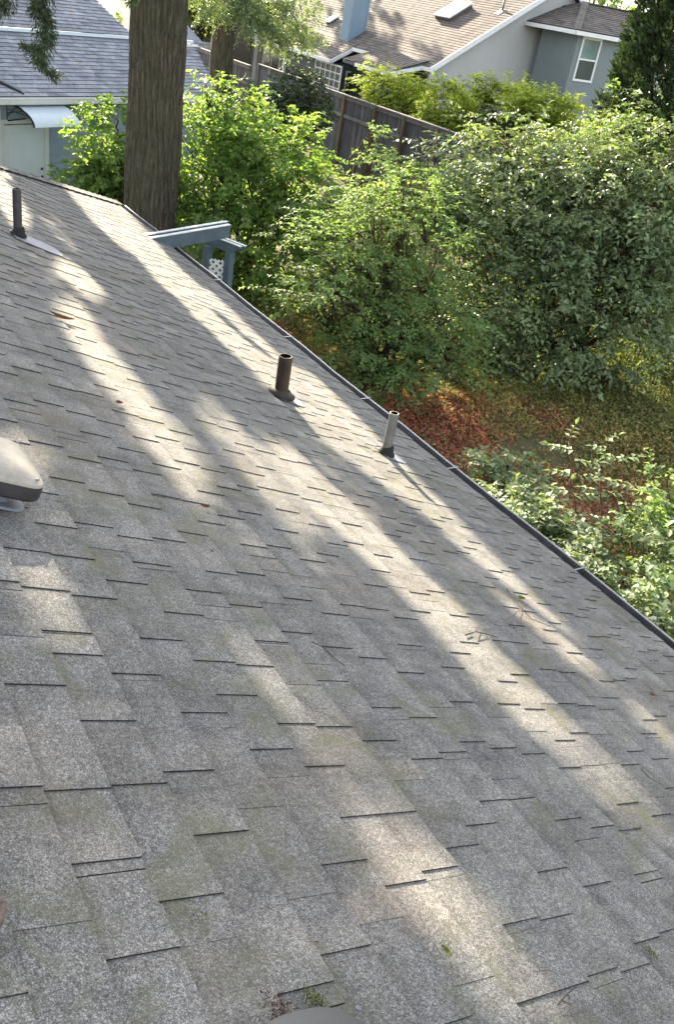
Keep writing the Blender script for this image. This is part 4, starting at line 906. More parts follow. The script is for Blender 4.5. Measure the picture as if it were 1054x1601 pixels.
# ------------------------------------------------------------------ big fir by the roof corner
def fir_trunk(mb_name, t, c, r0, r1, h, seed, seg=110, rows=170, amp=0.05):
    rs = np.random.RandomState(seed); th = np.linspace(0, 2*math.pi, seg, endpoint=False); zz = np.linspace(0, 1, rows)**1.15*h
    T, Z = np.meshgrid(th, zz)
    R = r0+(r1-r0)*(Z/h)**0.9 + 0.20*np.exp(-Z/0.5)
    w1 = np.sin(T*22+2.4*np.sin(Z*1.1+2*T)+1.4*np.sin(Z*2.9+5*T))*(0.7+0.3*np.sin(Z*2.3+3*T)); w2_ = np.sin(T*39+3.0*np.sin(Z*1.7+3*T)+1.7*np.sin(Z*4.3+4*T)); brk = np.sin(Z*8+3*np.sin(T*5)+2*np.sin(T*11))
    hgt = 0.55*w1+0.35*w2_+0.22*brk+0.25*rs.normal(size=T.shape)
    R = R*(1+0.035*np.sin(3*T+0.5*Z)+0.02*np.sin(5*T-1.1*Z)+0.012*np.sin(2*T+3.1*Z)) + amp*0.5*np.tanh(hgt*1.3)
    X = c[0]+R*np.cos(T); Y = c[1]+R*np.sin(T); v = np.stack([X, Y, Z+c[2]], -1).reshape(-1, 3)
    i, j = np.meshgrid(np.arange(rows-1), np.arange(seg), indexing='ij'); j2 = (j+1) % seg
    a, b_, d, e = i*seg+j, i*seg+j2, (i+1)*seg+j2, (i+1)*seg+j
    F = np.stack([np.stack([a, b_, d], -1), np.stack([a, d, e], -1)], 2).reshape(-1, 3)
    tn = np.clip(0.5+0.35*hgt[:-1], 0, 1)[..., None].repeat(2, -1).reshape(-1)
    return link(mb_name, tri_mesh(mb_name, v, F, tn, 'bark'), t)
LIT = [  # sunlit streaks on the roof as surveyed: polyline and half width, transmission
 ([(112, 293), (150, 340), (200, 383)], 9, 1), ([(150, 300), (200, 360), (262, 430), (330, 490)], 17, 1), ([(320, 480), (400, 555), (470, 620)], 21, 1), ([(470, 610), (545, 680), (620, 740), (690, 790)], 27, 1),
 ([(690, 800), (800, 925), (900, 1010), (980, 1085), (1070, 1165)], 17, 1), ([(0, 285), (30, 345)], 16, 1), ([(75, 345), (120, 385)], 5, .7),
 ([(98, 418), (150, 462)], 13, 1), ([(110, 490), (150, 555), (205, 620), (255, 690), (300, 750)], 21, 1), ([(300, 750), (345, 820)], 16, .6),
 ([(320, 640), (390, 720), (450, 790), (495, 860)], 18, .75), ([(440, 715), (540, 815), (610, 880), (690, 955)], 20, .95), ([(690, 960), (760, 1045), (830, 1110), (900, 1175), (985, 1255)], 26, 1),
 ([(440, 1060), (520, 1155), (575, 1235)], 19, .65), ([(610, 1330), (700, 1425), (770, 1500), (850, 1610)], 34, 1), ([(55, 890), (85, 960)], 20, .8), ([(590, 1390), (650, 1600)], 25, .35), ([(520, 1300), (600, 1380)], 14, .4),
 ([(200, 800), (330, 900)], 22, .35), ([(1000, 1280), (1054, 1340)], 20, .4), ([(-40, 740), (40, 710)], 26, .9),
 ([(250, 640), (330, 760), (420, 880)], 7, .6), ([(620, 900), (740, 1000)], 8, .5), ([(400, 600), (500, 700), (600, 820)], 8, .6), ([(770, 900), (900, 1060), (1000, 1150)], 6, .5), ([(150, 600), (230, 700)], 8, .5), ([(30, 400), (80, 440)], 8, .5), ([(380, 1040), (440, 1120)], 10, .4)]
def lit_amount(px, py):
    best = 0.0
    for pl, w_, tr in LIT:
        for (x0, y0), (x1, y1) in zip(pl[:-1], pl[1:]):
            dx, dy = x1-x0, y1-y0; q = max(0, min(1, ((px-x0)*dx+(py-y0)*dy)/(dx*dx+dy*dy))); d = math.hypot(px-x0-q*dx, py-y0-q*dy)
            if d < w_*1.25: best = max(best, tr)
    return best
def lit_np(px, py, dist):
    best = np.zeros(len(px))
    for pl, w_, tr in LIT:
        for (x0, y0), (x1, y1) in zip(pl[:-1], pl[1:]):
            dx, dy = x1-x0, y1-y0; q = np.clip(((px-x0)*dx+(py-y0)*dy)/(dx*dx+dy*dy), 0, 1); d = np.hypot(px-x0-q*dx, py-y0-q*dy)
            best = np.maximum(best, np.where(d < np.maximum(w_*1.18, 0.075*FPX/dist), min(1, tr*1.1), 0))
    return best
def sun_gaps(V, F, T, rs):
    """the crown is open where the sun reaches the roof: leaves whose shadow would fall there are not grown"""
    m = len(V)//5; c = V.reshape(m, 5, 3).mean(1); s = c - SUNV*(((c-RP(0, 0)) @ RN)/(SUNV @ RN))[:, None]
    px, py = proj(s); dv = (s-CAM) @ RD; on = (dv > -1) & (dv < 5.6) & (s[:, 1] > 0.2) & (s[:, 1] < 13)
    k = ~(on & (rs.rand(m) < lit_np(px, py, np.linalg.norm(s-CAM, axis=1))))
    V = V.reshape(m, 5, 3)[k].reshape(-1, 3); T = T.reshape(m, 4)[k].reshape(-1); n = k.sum(); a = np.arange(n)[:, None]*5
    F = np.concatenate([a+np.array([[0, 4, 1]]), a+np.array([[1, 4, 2]]), a+np.array([[2, 4, 3]]), a+np.array([[3, 4, 0]])], 1).reshape(-1, 3)
    return V, F, T
def clump(P, rs, n=60, R=0.36, L=0.14, W=0.06):
    m = len(P); i = np.repeat(np.arange(m), n); off = nrm(rs.normal(size=(m*n, 3)))*(rs.rand(m*n, 1)**0.5)*R*np.array([1, 1, 0.55])
    V, F = leaves(P[i]+off, nrm(rs.normal(size=(m*n, 3))+off*2)-np.array([0, 0, 0.3]), rs.normal(size=(m*n, 3))*0.6+UP, L*(0.6+0.8*rs.rand(m*n)), W*(0.7+0.6*rs.rand(m*n)))
    return V, F, np.clip(np.repeat(0.4+0.25*rs.normal(size=m*n), 4), 0, 1)
FIRS = [dict(c=PD(240, 200, 18.2)[:2], r=4.0, z=(6.3, 26), ex=200, lab='tall fir whose furrowed trunk rises behind the roof corner', trunk=(0.51, 0.49)),
        dict(c=(9.25, 33.0), r=3.8, z=(9.0, 24), lab='unseen tall fir added behind the blue house to shade the roofs', trunk=(0.35, 0.3)),  # out of view; added to block sun from the roofs
        dict(ex=50, c=PD(349, 60, 34)[:2], r=4.2, z=(6.3, 26), lab='distant dark fir trunk standing left of the grey fence', trunk=(0.42, 0.34)),
        dict(c=(2.6, 31.5), r=3.8, z=(8.5, 24), lab='unseen fir added behind the left end of the blue house for shade', trunk=(0.33, 0.3)),  # unseen as well, put in for the shade it casts
        dict(c=(22.6, 47.5), r=3.6, z=(7.6, 16), ex=850, lab='unseen tree added behind the tan roof to shade its lower left', trunk=(0.3, 0.25))]  # unseen crown, added so that it darkens the tan roof
def fir_forest():
    rs = np.random.RandomState(99); buckets = [[] for _ in FIRS]
    # sun rays from shaded bits of our roof: put a spray of needles somewhere on the ray, inside a crown
    cand = []
    for d in np.arange(-0.6, 5.3, 0.15):
        for y in np.arange(-0.6, hip_y(d)+0.2, 0.26):
            cand.append((d+rs.uniform(-.08, .08), y+rs.uniform(-.12, .12)))
    for rep in range(2):
        for d, y in cand:
            p = RP(d, y); px, py = proj(p); la = lit_amount(px, py)
            if rs.rand() < la: continue
            ts = np.sort(rs.uniform(7, 46, 16)); ok = []
            for t_ in ts:
                q = p+SUNV*t_
                for k, f in enumerate(FIRS):
                    if f['z'][0] < q[2] < f['z'][1]:
                        fr = (q[2]-f['z'][0])/(f['z'][1]-f['z'][0]); rr = f['r']*(1-0.75*fr)
                        dxy = math.hypot(q[0]-f['c'][0], q[1]-f['c'][1])
                        if dxy < rr: ok.append((k, q))
            if ok:
                k, q = ok[0]; buckets[k].append(q)
            elif rep == 0: MISS.append((d, y))
    for k, f in enumerate(FIRS):
        cx, cy = f['c']; gz_ = float(ground_z(cx, cy)); t = thing('fir_tree', f['lab'], 'tree', (cx, cy, gz_))
        hi = k == 0
        fir_trunk('trunk', t, (cx, cy, gz_-0.1), f['trunk'][0], f['trunk'][1]*0.72, f['z'][1]+1, 5+k, 300 if hi else 30, 400 if hi else 60, 0.055 if hi else 0.04)
        # the rest of the crown, away from our roof's sunlight
        ex = []
        for _ in range(f.get('ex', 160)):
            z = rs.uniform(f['z'][0]+0.8, f['z'][1]); fr = (z-f['z'][0])/(f['z'][1]-f['z'][0]); a = rs.rand()*6.28; q = (rs.rand()**0.6)*f['r']*(1-0.75*fr)
            p = np.array([cx+q*math.cos(a), cy+q*math.sin(a), z])
            s = p - SUNV*(((p-RP(0, 0)) @ RN)/(SUNV @ RN)); dv = float((s-CAM) @ RD); yv = s[1]
            if -0.8 < dv < 5.4 and -1 < yv < hip_y(max(dv, -1))+0.3: continue
            ex.append(p)
        P_ = np.array(buckets[k]+ex) if buckets[k]+ex else np.zeros((0, 3))
        V, F, T = clump(P_, rs, 60, 0.20, 0.10, 0.05); V, F, T = sun_gaps(V, F, T, rs); link('crown', tri_mesh('crown', V, F, T, 'leaf_fir'), t)
        m = MB()
        if len(P_):
            for q in P_[rs.permutation(len(P_))[:70]]:
                lp = np.array([(cx, cy, q[2])])*(1-np.linspace(0, 1, 8))[:, None] + np.asarray(q)*np.linspace(0, 1, 8)[:, None]
                s_ = lp - SUNV*(((lp-RP(0, 0)) @ RN)/(SUNV @ RN))[:, None]
                if (lit_np(*proj(s_), np.linalg.norm(s_-CAM, axis=1)) > 0.3).any(): continue
                z = max(f['z'][0]-0.3, q[2]-0.4*math.hypot(q[0]-cx, q[1]-cy)*0.6)
                m.tube(curve_pts((cx, cy, z), q, rs, 4, 0.05), [0.05, 0.035, 0.02, 0.008], 5)
            m.build('limbs', 'twig', t, True)
        f['t'] = t
MISS = []
fir_forest(); print('unshaded samples', len(MISS))
# drooping limbs of the near fir, upper left corner
def spray_limb(pts, rs, nl, R=0.10, L=0.05, W=0.012):
    pts = np.array(pts); seg = rs.randint(0, len(pts)-1, nl); q = rs.rand(nl, 1); P_ = pts[seg]*(1-q)+pts[seg+1]*q
    ax = nrm(pts[seg+1]-pts[seg]); off = nrm(rs.normal(size=(nl, 3))); off = off - ax*(off*ax).sum(1, keepdims=True)
    return leaves(P_+off*R*rs.rand(nl, 1), off+ax*0.8-np.array([0, 0, 0.4]), rs.normal(size=(nl, 3)), L*(0.6+0.8*rs.rand(nl)), W*(0.7+0.6*rs.rand(nl)))
def droops():
    rs = np.random.RandomState(8); t = FIRS[0]['t']; cx, cy = FIRS[0]['c']; D = 13.5; Vs, Fs, m = [], [], MB(); k0 = 0
    lims = [([(78, -60), (68, -20), (62, 10), (70, 40), (66, 75), (58, 100)], 0.17), ([(58, 95), (75, 112), (90, 122)], 0.09), ([(66, 78), (48, 74), (34, 72)], 0.06), ([(62, 0), (52, 8), (50, 22)], 0.08), ([(20, -40), (12, -10), (4, 14)], 0.17), ([(5, 5), (-10, 20)], 0.15), ([(70, 20), (80, 45), (78, 70)], 0.07),
            ([(235, -30), (212, -5), (200, 5)], 0.07)]
    for px, R in lims:
        P_ = [PD(x, y, D+rs.uniform(-.15, .15)) for x, y in px]; m.tube(P_, [0.02*(1-0.7*i/len(P_))+0.003 for i in range(len(P_))], 5)
        L_ = sum(np.linalg.norm(P_[i+1]-P_[i]) for i in range(len(P_)-1)); V, F = spray_limb(P_, rs, int(1400*L_*R/0.1), R, 0.055, 0.013); Vs.append(V); Fs.append(F+k0); k0 += len(V)
    m.tube(curve_pts((cx, cy, 8.4), PD(78, -60, D), rs, 6, 0.06, 0.08), [0.05, 0.045, 0.04, 0.035, 0.03, 0.02], 6)
    m.tube(curve_pts((cx, cy, 8.7), PD(20, -40, D), rs, 6, 0.06, 0.08), [0.05, 0.045, 0.04, 0.035, 0.03, 0.02], 6)
    V, F = np.concatenate(Vs), np.concatenate(Fs); link('drooping_limb', tri_mesh('drooping_limb', V, F, np.clip(0.55+0.25*rs.normal(size=len(F)//4).repeat(4), 0, 1), 'leaf_fir'), t)
    m.build('limbs', 'twig', t, True)
    # foliage of the distant fir hanging at the top
    t2 = FIRS[2]['t']; bl = [(PD(x, y, 32), (r, r*0.8, r*0.6)) for x, y, r in ((415, 10, .85), (450, 35, .8), (470, 55, .55), (430, 55, .55), (395, 30, .6), (480, 5, .5), (380, 5, .7), (340, 5, .7), (310, -10, .5), (455, 70, .35))]
    V, F, T = foliage(bl, 1500, rs, per=8, twig=0.3, L=0.10, W=0.05, droop=0.5, shell=0.3, flat=0.2); link('low_foliage', tri_mesh('low_foliage', V, F, T, 'leaf_cool'), t2)
    m = MB()
    for c, r in bl: m.tube(curve_pts((FIRS[2]['c'][0], FIRS[2]['c'][1], c[2]+0.5), c, rs, 5, 0.1, 0.05), [0.06, 0.05, 0.035, 0.02, 0.01], 5)
    m.build('limbs', 'twig', t2, True)
droops()

# ------------------------------------------------------------------ shrubs and trees
def B(px, py, D, r, ry=None, rz=None): return (PD(px, py, D), (r, ry or r, rz or r*0.85))
def gpos(px, D_):
    p = PD(px, 500, D_); return (float(p[0]), float(p[1]), float(ground_z(p[0], p[1])))
def at_ground(px, py, D): p = PD(px, py, D); return (float(p[0]), float(p[1]), float(ground_z(p[0], p[1])))
def BF(px, py, D, r): return B(px, py, D+2.7, r*1.14)
shrub('leafy_shrub', 'bright green broadleaf shrub right of the big fir trunk', 'shrub', at_ground(360, 400, 19.6),
      [BF(330, 205, 17, .55), BF(300, 235, 17, .7), BF(385, 190, 17.2, .6), BF(420, 225, 17, .75), BF(345, 290, 16.6, .8), BF(420, 300, 16.6, .8), BF(455, 280, 16.8, .55), BF(470, 235, 17, .40), BF(365, 160, 17.4, .40), BF(330, 145, 17.6, .22), BF(395, 370, 16.2, .8), BF(450, 360, 16.2, .7), BF(320, 350, 16.5, .7), BF(290, 300, 17, .7), BF(400, 430, 16, .65), BF(470, 320, 16.4, .55)],
      1900, 'leaf_bright', 101, per=9, twig=0.46, L=0.135, W=0.085, outw=0.8, flat=0.4, droop=0.25, shell=0.45, gap=0.24)
shrub('leafy_shrub', 'bright green shrub between the white door and the big fir trunk', 'shrub', at_ground(170, 330, 20.2),
      [BF(160, 225, 17.5, .42), BF(185, 205, 17.6, .4), BF(150, 260, 17.4, .45), BF(190, 260, 17.2, .5), BF(175, 300, 17, .55), BF(140, 285, 17.2, .35), BF(200, 320, 17, .5)],
      700, 'leaf_bright', 102, per=9, twig=0.32, L=0.125, W=0.08, outw=0.8, flat=0.35, droop=0.25, shell=0.45, gap=0.1)
shrub('vine_maple', 'airy yellow green maple standing in front of the fence at picture centre', 'small tree', at_ground(590, 590, 15.4),
      [B(610, 320, 15.6, .6, .6, .35), B(560, 365, 15.4, .7, .7, .42), B(640, 350, 15.5, .75, .7, .5), B(520, 400, 15.0, .75, .7, .5), B(600, 415, 15.2, .9, .8, .5), B(670, 420, 15.4, .7, .6, .45), B(550, 470, 14.8, .85, .8, .45), B(640, 490, 15.0, .85, .8, .45), B(700, 500, 15.2, .55, .6, .32), B(490, 460, 14.8, .55, .6, .4), B(590, 540, 14.8, .8, .8, .35), B(670, 555, 14.9, .7, .7, .3), B(730, 545, 15.2, .35, .4, .2), B(560, 575, 14.6, .45, .5, .28), B(620, 585, 14.6, .3, .4, .18), B(645, 275, 16, .36, .4, .2)],
      1450, 'leaf_maple', 103, r0=0.05, sub=10, per=13, twig=0.46, L=0.085, W=0.050, outw=0.6, flat=1.0, droop=0.15, shell=0.45, gap=0.36, tone0=0.55)
shrub('leafy_shrub', 'yellow green shrub with thin tall shoots in front of the dark wooden fence', 'shrub', at_ground(560, 320, 18.0),
      [B(540, 345, 18, .5, .6, .33), B(600, 335, 18.2, .45, .6, .3), B(655, 300, 18.4, .42, .6, .28), B(500, 345, 17.8, .5, .6, .33), B(690, 305, 18.2, .45, .6, .35), B(592, 242, 18.5, .16, .16, .3), B(578, 215, 18.6, .08, .08, .16), B(640, 255, 18.6, .35, .3, .16), B(560, 320, 17.6, .6, .6, .4), B(640, 310, 17.8, .6, .6, .4)],
      1100, 'leaf_maple', 104, per=9, twig=0.28, L=0.085, W=0.05, outw=0.7, flat=0.6, droop=0.1, shell=0.4, gap=0.12)
shrub('broad_shrub', 'huge dense shrub with cool grey green leaves filling the right side', 'shrub', at_ground(880, 560, 18.2),
      [B(765, 250, 18.4, .55), B(820, 238, 18.6, .62), B(880, 255, 18.8, .7), B(940, 262, 18.8, .7), B(1000, 240, 18.4, .8), B(1055, 255, 18, .8), B(740, 300, 18, .7), B(800, 300, 18, .9), B(870, 300, 18, .95), B(950, 310, 17.8, .95), B(1030, 330, 17.6, .9), B(770, 380, 17.6, .75), B(850, 385, 17.4, .9), B(930, 395, 17.3, .9), B(1010, 420, 17.3, .85), B(800, 460, 17.4, .65), B(880, 470, 17, .75), B(950, 480, 17, .7), B(850, 530, 17, .6, .6, .4), B(780, 520, 17.4, .5, .5, .4), B(920, 545, 17.0, .6, .6, .35), B(730, 290, 18.6, .4), B(1080, 400, 17.8, .8), B(1000, 500, 17.4, .6), B(700, 350, 18, .4), B(850, 222, 19, .4), B(770, 215, 19, .32), B(900, 228, 19, .3), B(722, 420, 18, .5), B(735, 480, 18, .55), B(700, 470, 18.4, .4), B(770, 555, 17.8, .4, .5, .3), B(1040, 470, 17.6, .7)],
      4400, 'leaf_cool', 105, r0=0.06, sub=8, per=10, twig=0.50, L=0.125, W=0.062, outw=0.8, flat=0.6, droop=0.35, shell=0.6, gap=0.26, tone0=0.5, tvar=0.35)
shrub('leafy_shrub', 'pale green upright shrub below the white window of the slate house', 'shrub', at_ground(960, 230, 20.5),
      [B(957, 168, 20.5, .16, .16, .36), B(972, 205, 20.3, .34), B(1010, 210, 20, .4), B(1045, 210, 20, .4), B(935, 222, 20.3, .3), B(985, 225, 20, .5)],
      620, 'leaf_maple', 106, per=9, twig=0.3, L=0.10, W=0.055, flat=0.45, shell=0.4, gap=0.1)
# hedge and shrubs along the fence
shrub('round_hedge', 'dark dense hedge between the grey fence and the dark wooden fence', 'hedge', at_ground(470, 180, 27.5),
      [B(455, 150, 27.5, .55, .6, .65), B(485, 148, 27.3, .5, .5, .6), B(470, 175, 27, .75, .8, .7), B(440, 180, 27.5, .5), B(425, 160, 28, .45), B(500, 175, 26.6, .4), B(400, 150, 28.5, .35)],
      1500, 'leaf_dark', 107, clus=1, per=9, twig=0.16, L=0.075, W=0.045, shell=0.6, flat=0.1, tvar=0.4)
shrub('clipped_shrub', 'rounded yellow green clipped shrub just behind the dark wooden fence', 'shrub', at_ground(700, 200, 28),
      [B(698, 172, 27.5, .72, .7, .78), B(720, 190, 27.5, .5), B(675, 195, 27.5, .5)], 1500, 'leaf_lime', 108, clus=1, per=9, twig=0.14, L=0.075, W=0.04, shell=0.75, flat=0.1, tone0=0.4)
lime = [('layered lime green shrub behind the fence, left of the round clipped shrub', [(590, 128, .5), (625, 135, .6), (655, 145, .5), (575, 145, .4), (610, 155, .5), (640, 165, .5)], 30.0, 109, 'leaf_lime', 0.6),
        ('lime green shrub behind the fence, right of the round clipped shrub', [(755, 140, .45), (745, 160, .4), (790, 150, .5), (780, 172, .5), (745, 185, .5)], 29.0, 110, 'leaf_lime', 0.55),
        ('yellow tipped shrub below the grey gable wall', [(825, 155, .5), (850, 165, .55), (880, 172, .5), (835, 180, .6), (872, 195, .4)], 26.5, 111, 'leaf_lime', 0.7),
        ('dark green shrub in the gap below the grey gable wall', [(765, 195, .5), (790, 200, .6), (815, 195, .5), (850, 200, .5)], 27.0, 112, 'leaf_dark', 0.6)]
for lab, bl, D, sd_, mt, tn in lime:
    shrub('layered_shrub', lab, 'shrub', at_ground(bl[0][0], bl[0][1], D), [B(x, y, D, r, r, r*0.55) for x, y, r in bl], 640, mt, sd_, per=9, twig=0.32, L=0.11, W=0.06, flat=0.85, shell=0.4, gap=0.1, tone0=tn)
# cedar column at the right edge
def cedar():
    rs = np.random.RandomState(120); base = at_ground(1072, 150, 21.5); t = thing('cedar_tree', 'dense dark columnar cedar at the upper right edge', 'tree', base)
    n = 6500; h = rs.rand(n)**0.8; z = base[2]+0.3+h*9.0; prof = np.interp(h, [0, 0.15, 0.45, 0.8, 1.0], [1.25, 1.5, 1.30, 0.7, 0.05]); a = rs.rand(n)*6.283
    lob = 1+0.13*np.sin(a*7+z*1.5)+0.10*np.sin(a*13-z*3); q = prof*lob*(0.72+0.28*rs.rand(n)**0.5)
    P_ = np.stack([base[0]+q*np.cos(a), base[1]+q*np.sin(a), z], 1); outd = np.stack([np.cos(a), np.sin(a), np.full(n, 0.9)], 1)
    per = 11; i = np.repeat(np.arange(n), per); s = np.tile(np.linspace(0, 1, per), n)[:, None]
    b0 = P_[i]+nrm(outd)[i]*s*0.26+rs.normal(size=(n*per, 3))*0.035
    V, F = leaves(b0, outd[i]+rs.normal(size=(n*per, 3))*0.4, rs.normal(size=(n*per, 3))+outd[i]*0.3, 0.13*(0.6+0.8*rs.rand(n*per)), 0.06*(0.6+0.8*rs.rand(n*per)))
    T = np.clip(np.repeat(np.repeat(rs.normal(0.45, 0.2, n), per)+rs.normal(size=n*per)*0.12, 4), 0, 1)
    link('crown', tri_mesh('crown', V, F, T, 'leaf_fir'), t); m = MB(); m.tube([np.array(base), np.array(base)+UP*8.8], [0.22, 0.03], 10)
    for k in range(60):
        hz = rs.uniform(0.4, 8); aa = rs.rand()*6.28; m.tube([np.array(base)+UP*hz, np.array(base)+UP*(hz+0.7)+np.array([math.cos(aa), math.sin(aa), 0])*0.9], [0.03, 0.008], 5)
    m.build('trunk', 'twig', t, True)
cedar()
for lab, x, y, D, r, sd_, mt in (('distant round tree crown seen over the hip roof at the top right', 930, -2, 55, 2.6, 130, 'leaf_bright'), ('distant yellow green tree left of the far fir trunk', 300, 5, 50, 1.6, 131, 'leaf_lime'), ('distant tree behind the porch house at the top', 270, -10, 60, 3.0, 132, 'leaf_cool')):
    b_ = at_ground(x, y, D); bl = [(PD(x, y, D)+np.array(o)*r*0.6, (r*0.6, r*0.6, r*0.5)) for o in ((0, 0, 0), (1, 0, -0.2), (-1, 0.3, -0.3), (0.2, 0.5, 0.8), (1.8, 0, 0.1), (0, 0, -1.0))]
    shrub('distant_tree', lab, 'tree', b_, bl, 700, mt, sd_, per=8, twig=0.5, L=0.22, W=0.14, r0=0.15, sub=4, crown='crown')

# foreground plants at the right, below the gutter
fg = [('leafy plant with pale leaves close behind the gutter, left of the tall shoots', [(800, 790, 10.6, .30), (835, 820, 10.3, .35), (775, 760, 11, .22), (860, 850, 10, .35), (820, 845, 10, .3)], 201, 'leaf_sapling', 0.45),
      ('dense green plant below the tall shoots', [(905, 850, 10, .38), (880, 880, 9.7, .35), (935, 890, 9.6, .42), (960, 930, 9.2, .4), (915, 915, 9.4, .35)], 202, 'leaf_cool', 0.4),
      ('pale leafy plant at the right edge beside the gutter', [(1010, 880, 9.6, .42), (1045, 840, 9.8, .4), (1000, 940, 9, .4), (1045, 930, 9.1, .45), (1040, 985, 8.7, .4), (1075, 1010, 8.5, .45)], 203, 'leaf_sapling', 0.5),
      ('small pale shrub behind the gutter near the reddish weeds', [(775, 735, 11.6, .20), (800, 725, 11.8, .22), (760, 745, 11.4, .14), (830, 765, 11.3, .24)], 204, 'leaf_sapling', 0.5),
      ('yellowish weeds at the right edge beyond the pale plant', [(1040, 810, 10.6, .34), (1065, 780, 10.8, .36), (1035, 850, 10.3, .22)], 205, 'leaf_maple', 0.7)]
for lab, bl, sd_, mt, tn in fg:
    x, y, D, r = bl[0]; bb = [B(a, b_, d, q, q, q*0.7) for a, b_, d, q in bl]
    shrub('leafy_plant', lab, 'plant', at_ground(bl[1][0], bl[1][1], bl[1][2]), bb, 330 if sd_ < 204 else 170, mt, sd_, r0=0.012, sub=6, per=8, twig=0.20, L=0.085, W=0.058, flat=0.75, shell=0.3, droop=0.15, tone0=tn, tvar=0.35, gap=0.08)
def sapling(label, stem, leafsets, seed, D):
    rs = np.random.RandomState(seed); base = np.array(at_ground(stem[0][0], stem[0][1], D)); t = thing('sapling', label, 'sapling', base)
    P_ = [base]+[PD(x, y, D+0.02*i) for i, (x, y) in enumerate(stem)]; m = MB(); m.tube(P_, [0.012*(1-0.65*i/len(P_)) for i in range(len(P_))], 6); m.build('stem', 'redstem', t, True)
    V, F = leaves([np.zeros(3)], [np.array([1.0, 0, 0])], [UP], 1.0, 0.5); lm = [tri_mesh('leaf', V, F, np.full(4, q), 'leaf_sapling') for q in (0.35, 0.5, 0.65, 0.8, 0.95)]
    for (x, y, ang, n, L) in leafsets:                     # a pinnate leaf: rachis with leaflets
        p = PD(x, y, D); st = min(P_, key=lambda q: np.linalg.norm(q-p)+ (0.3 if q[2] > p[2]+0.05 else 0)); a = math.radians(ang)
        d = unit(M @ np.array([math.cos(a), math.sin(a)*0.6, 0.25*rs.normal()])); d[2] = d[2]*0.4+0.05; d = unit(d); RL = L*n*0.36
        q0 = p-d*RL*0.5; m = MB(); m.tube(curve_pts(st, q0, rs, 4, 0.05)+[q0+d*RL*0.5, q0+d*RL-UP*0.02], [0.005, 0.0045, 0.004, 0.004, 0.003, 0.002], 4); m.build('leaf_stalk', 'redstem', t)
        for k in range(n):
            s = (k//2+0.6)/(n/2); sg = 1 if k % 2 else -1; side = unit(np.cross(d, UP)); ld = unit(d*0.5+side*sg*0.8+rs.normal(size=3)*0.12-UP*0.1) if k < n-1 else d
            nn = unit(UP+rs.normal(size=3)*0.22); sd3 = unit(np.cross(ld, nn)); nn = np.cross(sd3, ld); lp = q0+d*RL*min(s, 1.0)
            o = link('leaf', lm[rs.randint(5)], t, lp); o.rotation_mode = 'QUATERNION'
            o.rotation_quaternion = Matrix([[float(ld[i]), float(-sd3[i]), float(nn[i])] for i in range(3)]).to_quaternion(); sc = L*rs.uniform(1.05, 1.5); o.scale = (sc, sc, sc)
sapling('tall thin sapling with whorls of pale pointed leaves at the right', [(990, 870), (985, 800), (972, 740), (955, 690), (945, 680)],
        [(985, 790, 10, 9, .10), (970, 755, 170, 9, .10), (1000, 760, -20, 9, .09), (960, 715, 150, 8, .085), (985, 715, 20, 8, .085), (955, 685, 60, 7, .075), (1010, 795, -40, 9, .10), (940, 700, 175, 7, .07)], 301, 10.3)
sapling('shorter sapling with broad pale leaves left of the tall thin one', [(905, 850), (900, 790), (895, 730), (890, 690)],
        [(895, 675, 80, 7, .075), (880, 700, 165, 9, .095), (915, 722, 10, 9, .10), (885, 740, 185, 9, .10), (920, 745, -10, 9, .09), (870, 765, 190, 9, .10), (915, 775, 5, 9, .10), (895, 800, 160, 9, .10)], 302, 10.7)
sapling('leaning sapling with reddish stem at the edge of the weeds', [(855, 830), (870, 790), (850, 770), (835, 755)],
        [(830, 750, 140, 7, .085), (850, 765, 60, 7, .08), (875, 785, 20, 9, .09), (845, 795, 180, 9, .09)], 303, 10.8)
sapling('yellow leaved shoot between the two taller saplings', [(945, 850), (940, 780), (938, 740)],
        [(935, 738, 90, 7, .07), (925, 765, 170, 7, .09), (955, 770, 0, 7, .09), (940, 810, 170, 9, .09), (965, 820, 10, 9, .09)], 304, 10.5)

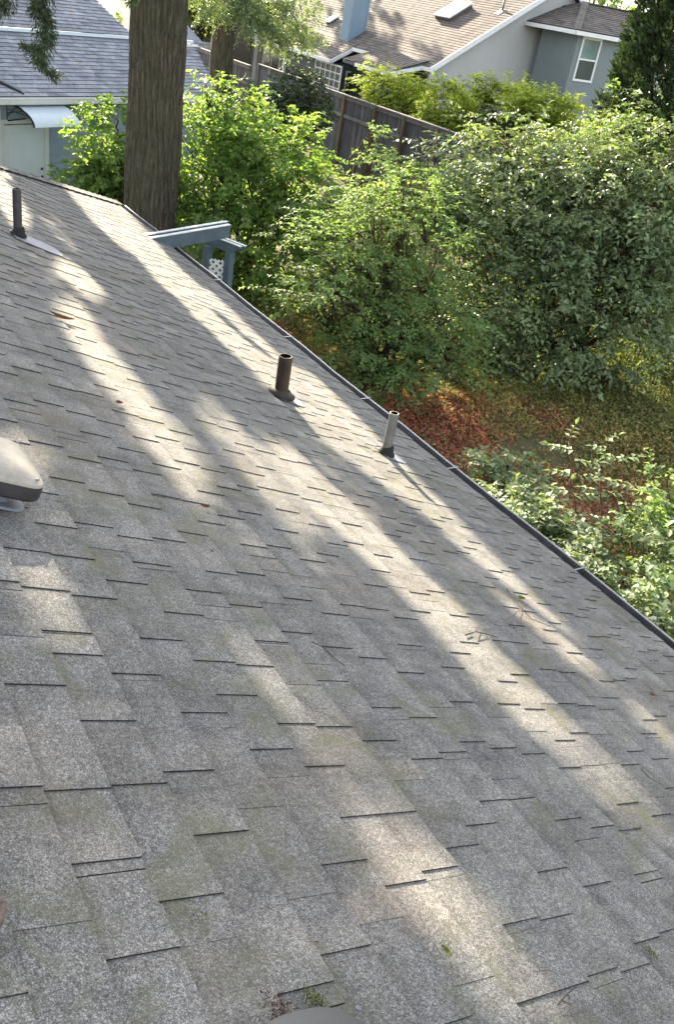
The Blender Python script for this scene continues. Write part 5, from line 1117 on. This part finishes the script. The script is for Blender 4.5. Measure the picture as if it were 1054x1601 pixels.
# ------------------------------------------------------------------ weedy ground cover
def weeds():
    rs = np.random.RandomState(77)
    n = 230000; X = rs.uniform(4.8, 20, n); Y = rs.uniform(3.0, 18, n); Z = ground_z(X, Y)
    px, py = proj(np.stack([X, Y, Z], 1)); ok = (px > 330) & (px < 1150) & (py > 420) & (py < 1100); X, Y, Z, px, py = X[ok], Y[ok], Z[ok], px[ok], py[ok]
    nz = 0.5+0.25*np.sin(X*2.3+1.7*np.sin(Y*1.9))+0.25*np.sin(Y*3.1+1.3*np.sin(X*2.7))+0.10*rs.normal(size=len(X))
    def patch(cx, cy, D_x, D_y): p = PZ(cx, cy, 0.0); return np.exp(-(((X-p[0])/D_x)**2+((Y-p[1])/D_y)**2))
    red = patch(655, 635, 1.1, 1.2)*1.2+patch(690, 690, 1.0, 0.9)*0.8+patch(740, 730, .9, .6)*0.7+patch(880, 790, 1.2, 1.0)*0.9+patch(960, 770, 1.0, .7)*0.4+patch(440, 520, .9, .9)*0.45+patch(850, 655, .35, .5)*0.9
    och = patch(760, 680, 1.8, 1.6)*0.9+patch(840, 665, 1.4, .8)*0.5+patch(1040, 740, 1.0, 1.2)*0.6+patch(520, 560, 1.5, 1.2)*0.7
    r = rs.rand(len(X)); red = red*(0.45+0.9*nz); och = och*(0.5+0.8*nz)
    kind = np.where(r < np.clip(red, 0, 0.88), 1, np.where(rs.rand(len(X)) < np.clip(och, 0, 0.75), 2, 0))
    soil = patch(815, 700, .9, .35)*1.1+patch(850, 715, .8, .4); keep = rs.rand(len(X)) > np.clip(soil, 0, 0.9); keep &= (rs.rand(len(X)) < 0.45+0.7*nz)
    hz = np.where(kind == 1, 0.085, np.where(kind == 2, 0.10, 0.085))*(0.5+0.9*rs.rand(len(X)))*(0.6+0.8*nz)
    for k, name, mt, lab in ((0, 'meadow_grass', 'weed_green', 'olive green grass and weeds covering the yard'), (1, 'sorrel_weeds', 'weed_rust', 'rust red patches of low sorrel weeds in the yard'), (2, 'ochre_weeds', 'weed_ochre', 'ochre seeding grass around the red weeds')):
        s = keep & (kind == k); m = s.sum(); P_ = np.stack([X[s], Y[s], Z[s]], 1); d = nrm(np.stack([rs.normal(size=m)*0.45, rs.normal(size=m)*0.45, np.full(m, 1.0)], 1))
        V, F = leaves(P_, d, nrm(rs.normal(size=(m, 3))), hz[s], 0.012+0.018*rs.rand(m)+(0.01 if k == 1 else 0), 0.2)
        # small seed heads / leaflets on top
        P2 = P_+d*(hz[s]*rs.uniform(0.5, 1.0, m))[:, None]; V2, F2 = leaves(P2, nrm(rs.normal(size=(m, 3))*np.array([1, 1, 0.35])), nrm(rs.normal(size=(m, 3))*0.35+UP), 0.035+0.05*rs.rand(m), 0.022+0.03*rs.rand(m))
        tn = np.clip(rs.normal(0.5, 0.25, m)+0.3*(nz[s]-0.5), 0, 1)
        tag(link(name, tri_mesh(name, np.concatenate([V, V2]), np.concatenate([F, F2+len(V)]), np.concatenate([np.repeat(tn, 4), np.repeat(np.clip(tn+0.15, 0, 1), 4)]), mt)), lab, 'ground cover', kind='stuff')
weeds()
GROUPS = {'vent_pipe': 'vent pipes standing on the roofs', 'fallen_leaf': 'dead leaves lying on the grey shingles', 'twig': 'twigs lying on the grey shingles', 'moss_tuft': 'moss tufts on the near roof',
          'sapling': 'saplings rising beyond the gutter', 'leafy_plant': 'leafy plants behind the gutter', 'fir_tree': 'tall firs', 'leafy_shrub': 'shrubs in the yard', 'layered_shrub': 'shrubs behind the dark fence',
          'house': 'houses', 'wooden_fence': 'wooden fences', 'distant_tree': 'distant trees', 'roof_vent': 'roof vents'}
for o in bpy.data.objects:
    g_ = GROUPS.get(o.name.split('.')[0])
    if g_ and o.parent is None and not o.get('group'): o['group'] = g_
print('objects', len(bpy.data.objects), 'tris', sum(len(o.data.polygons) for o in bpy.data.objects if o.type == 'MESH'))
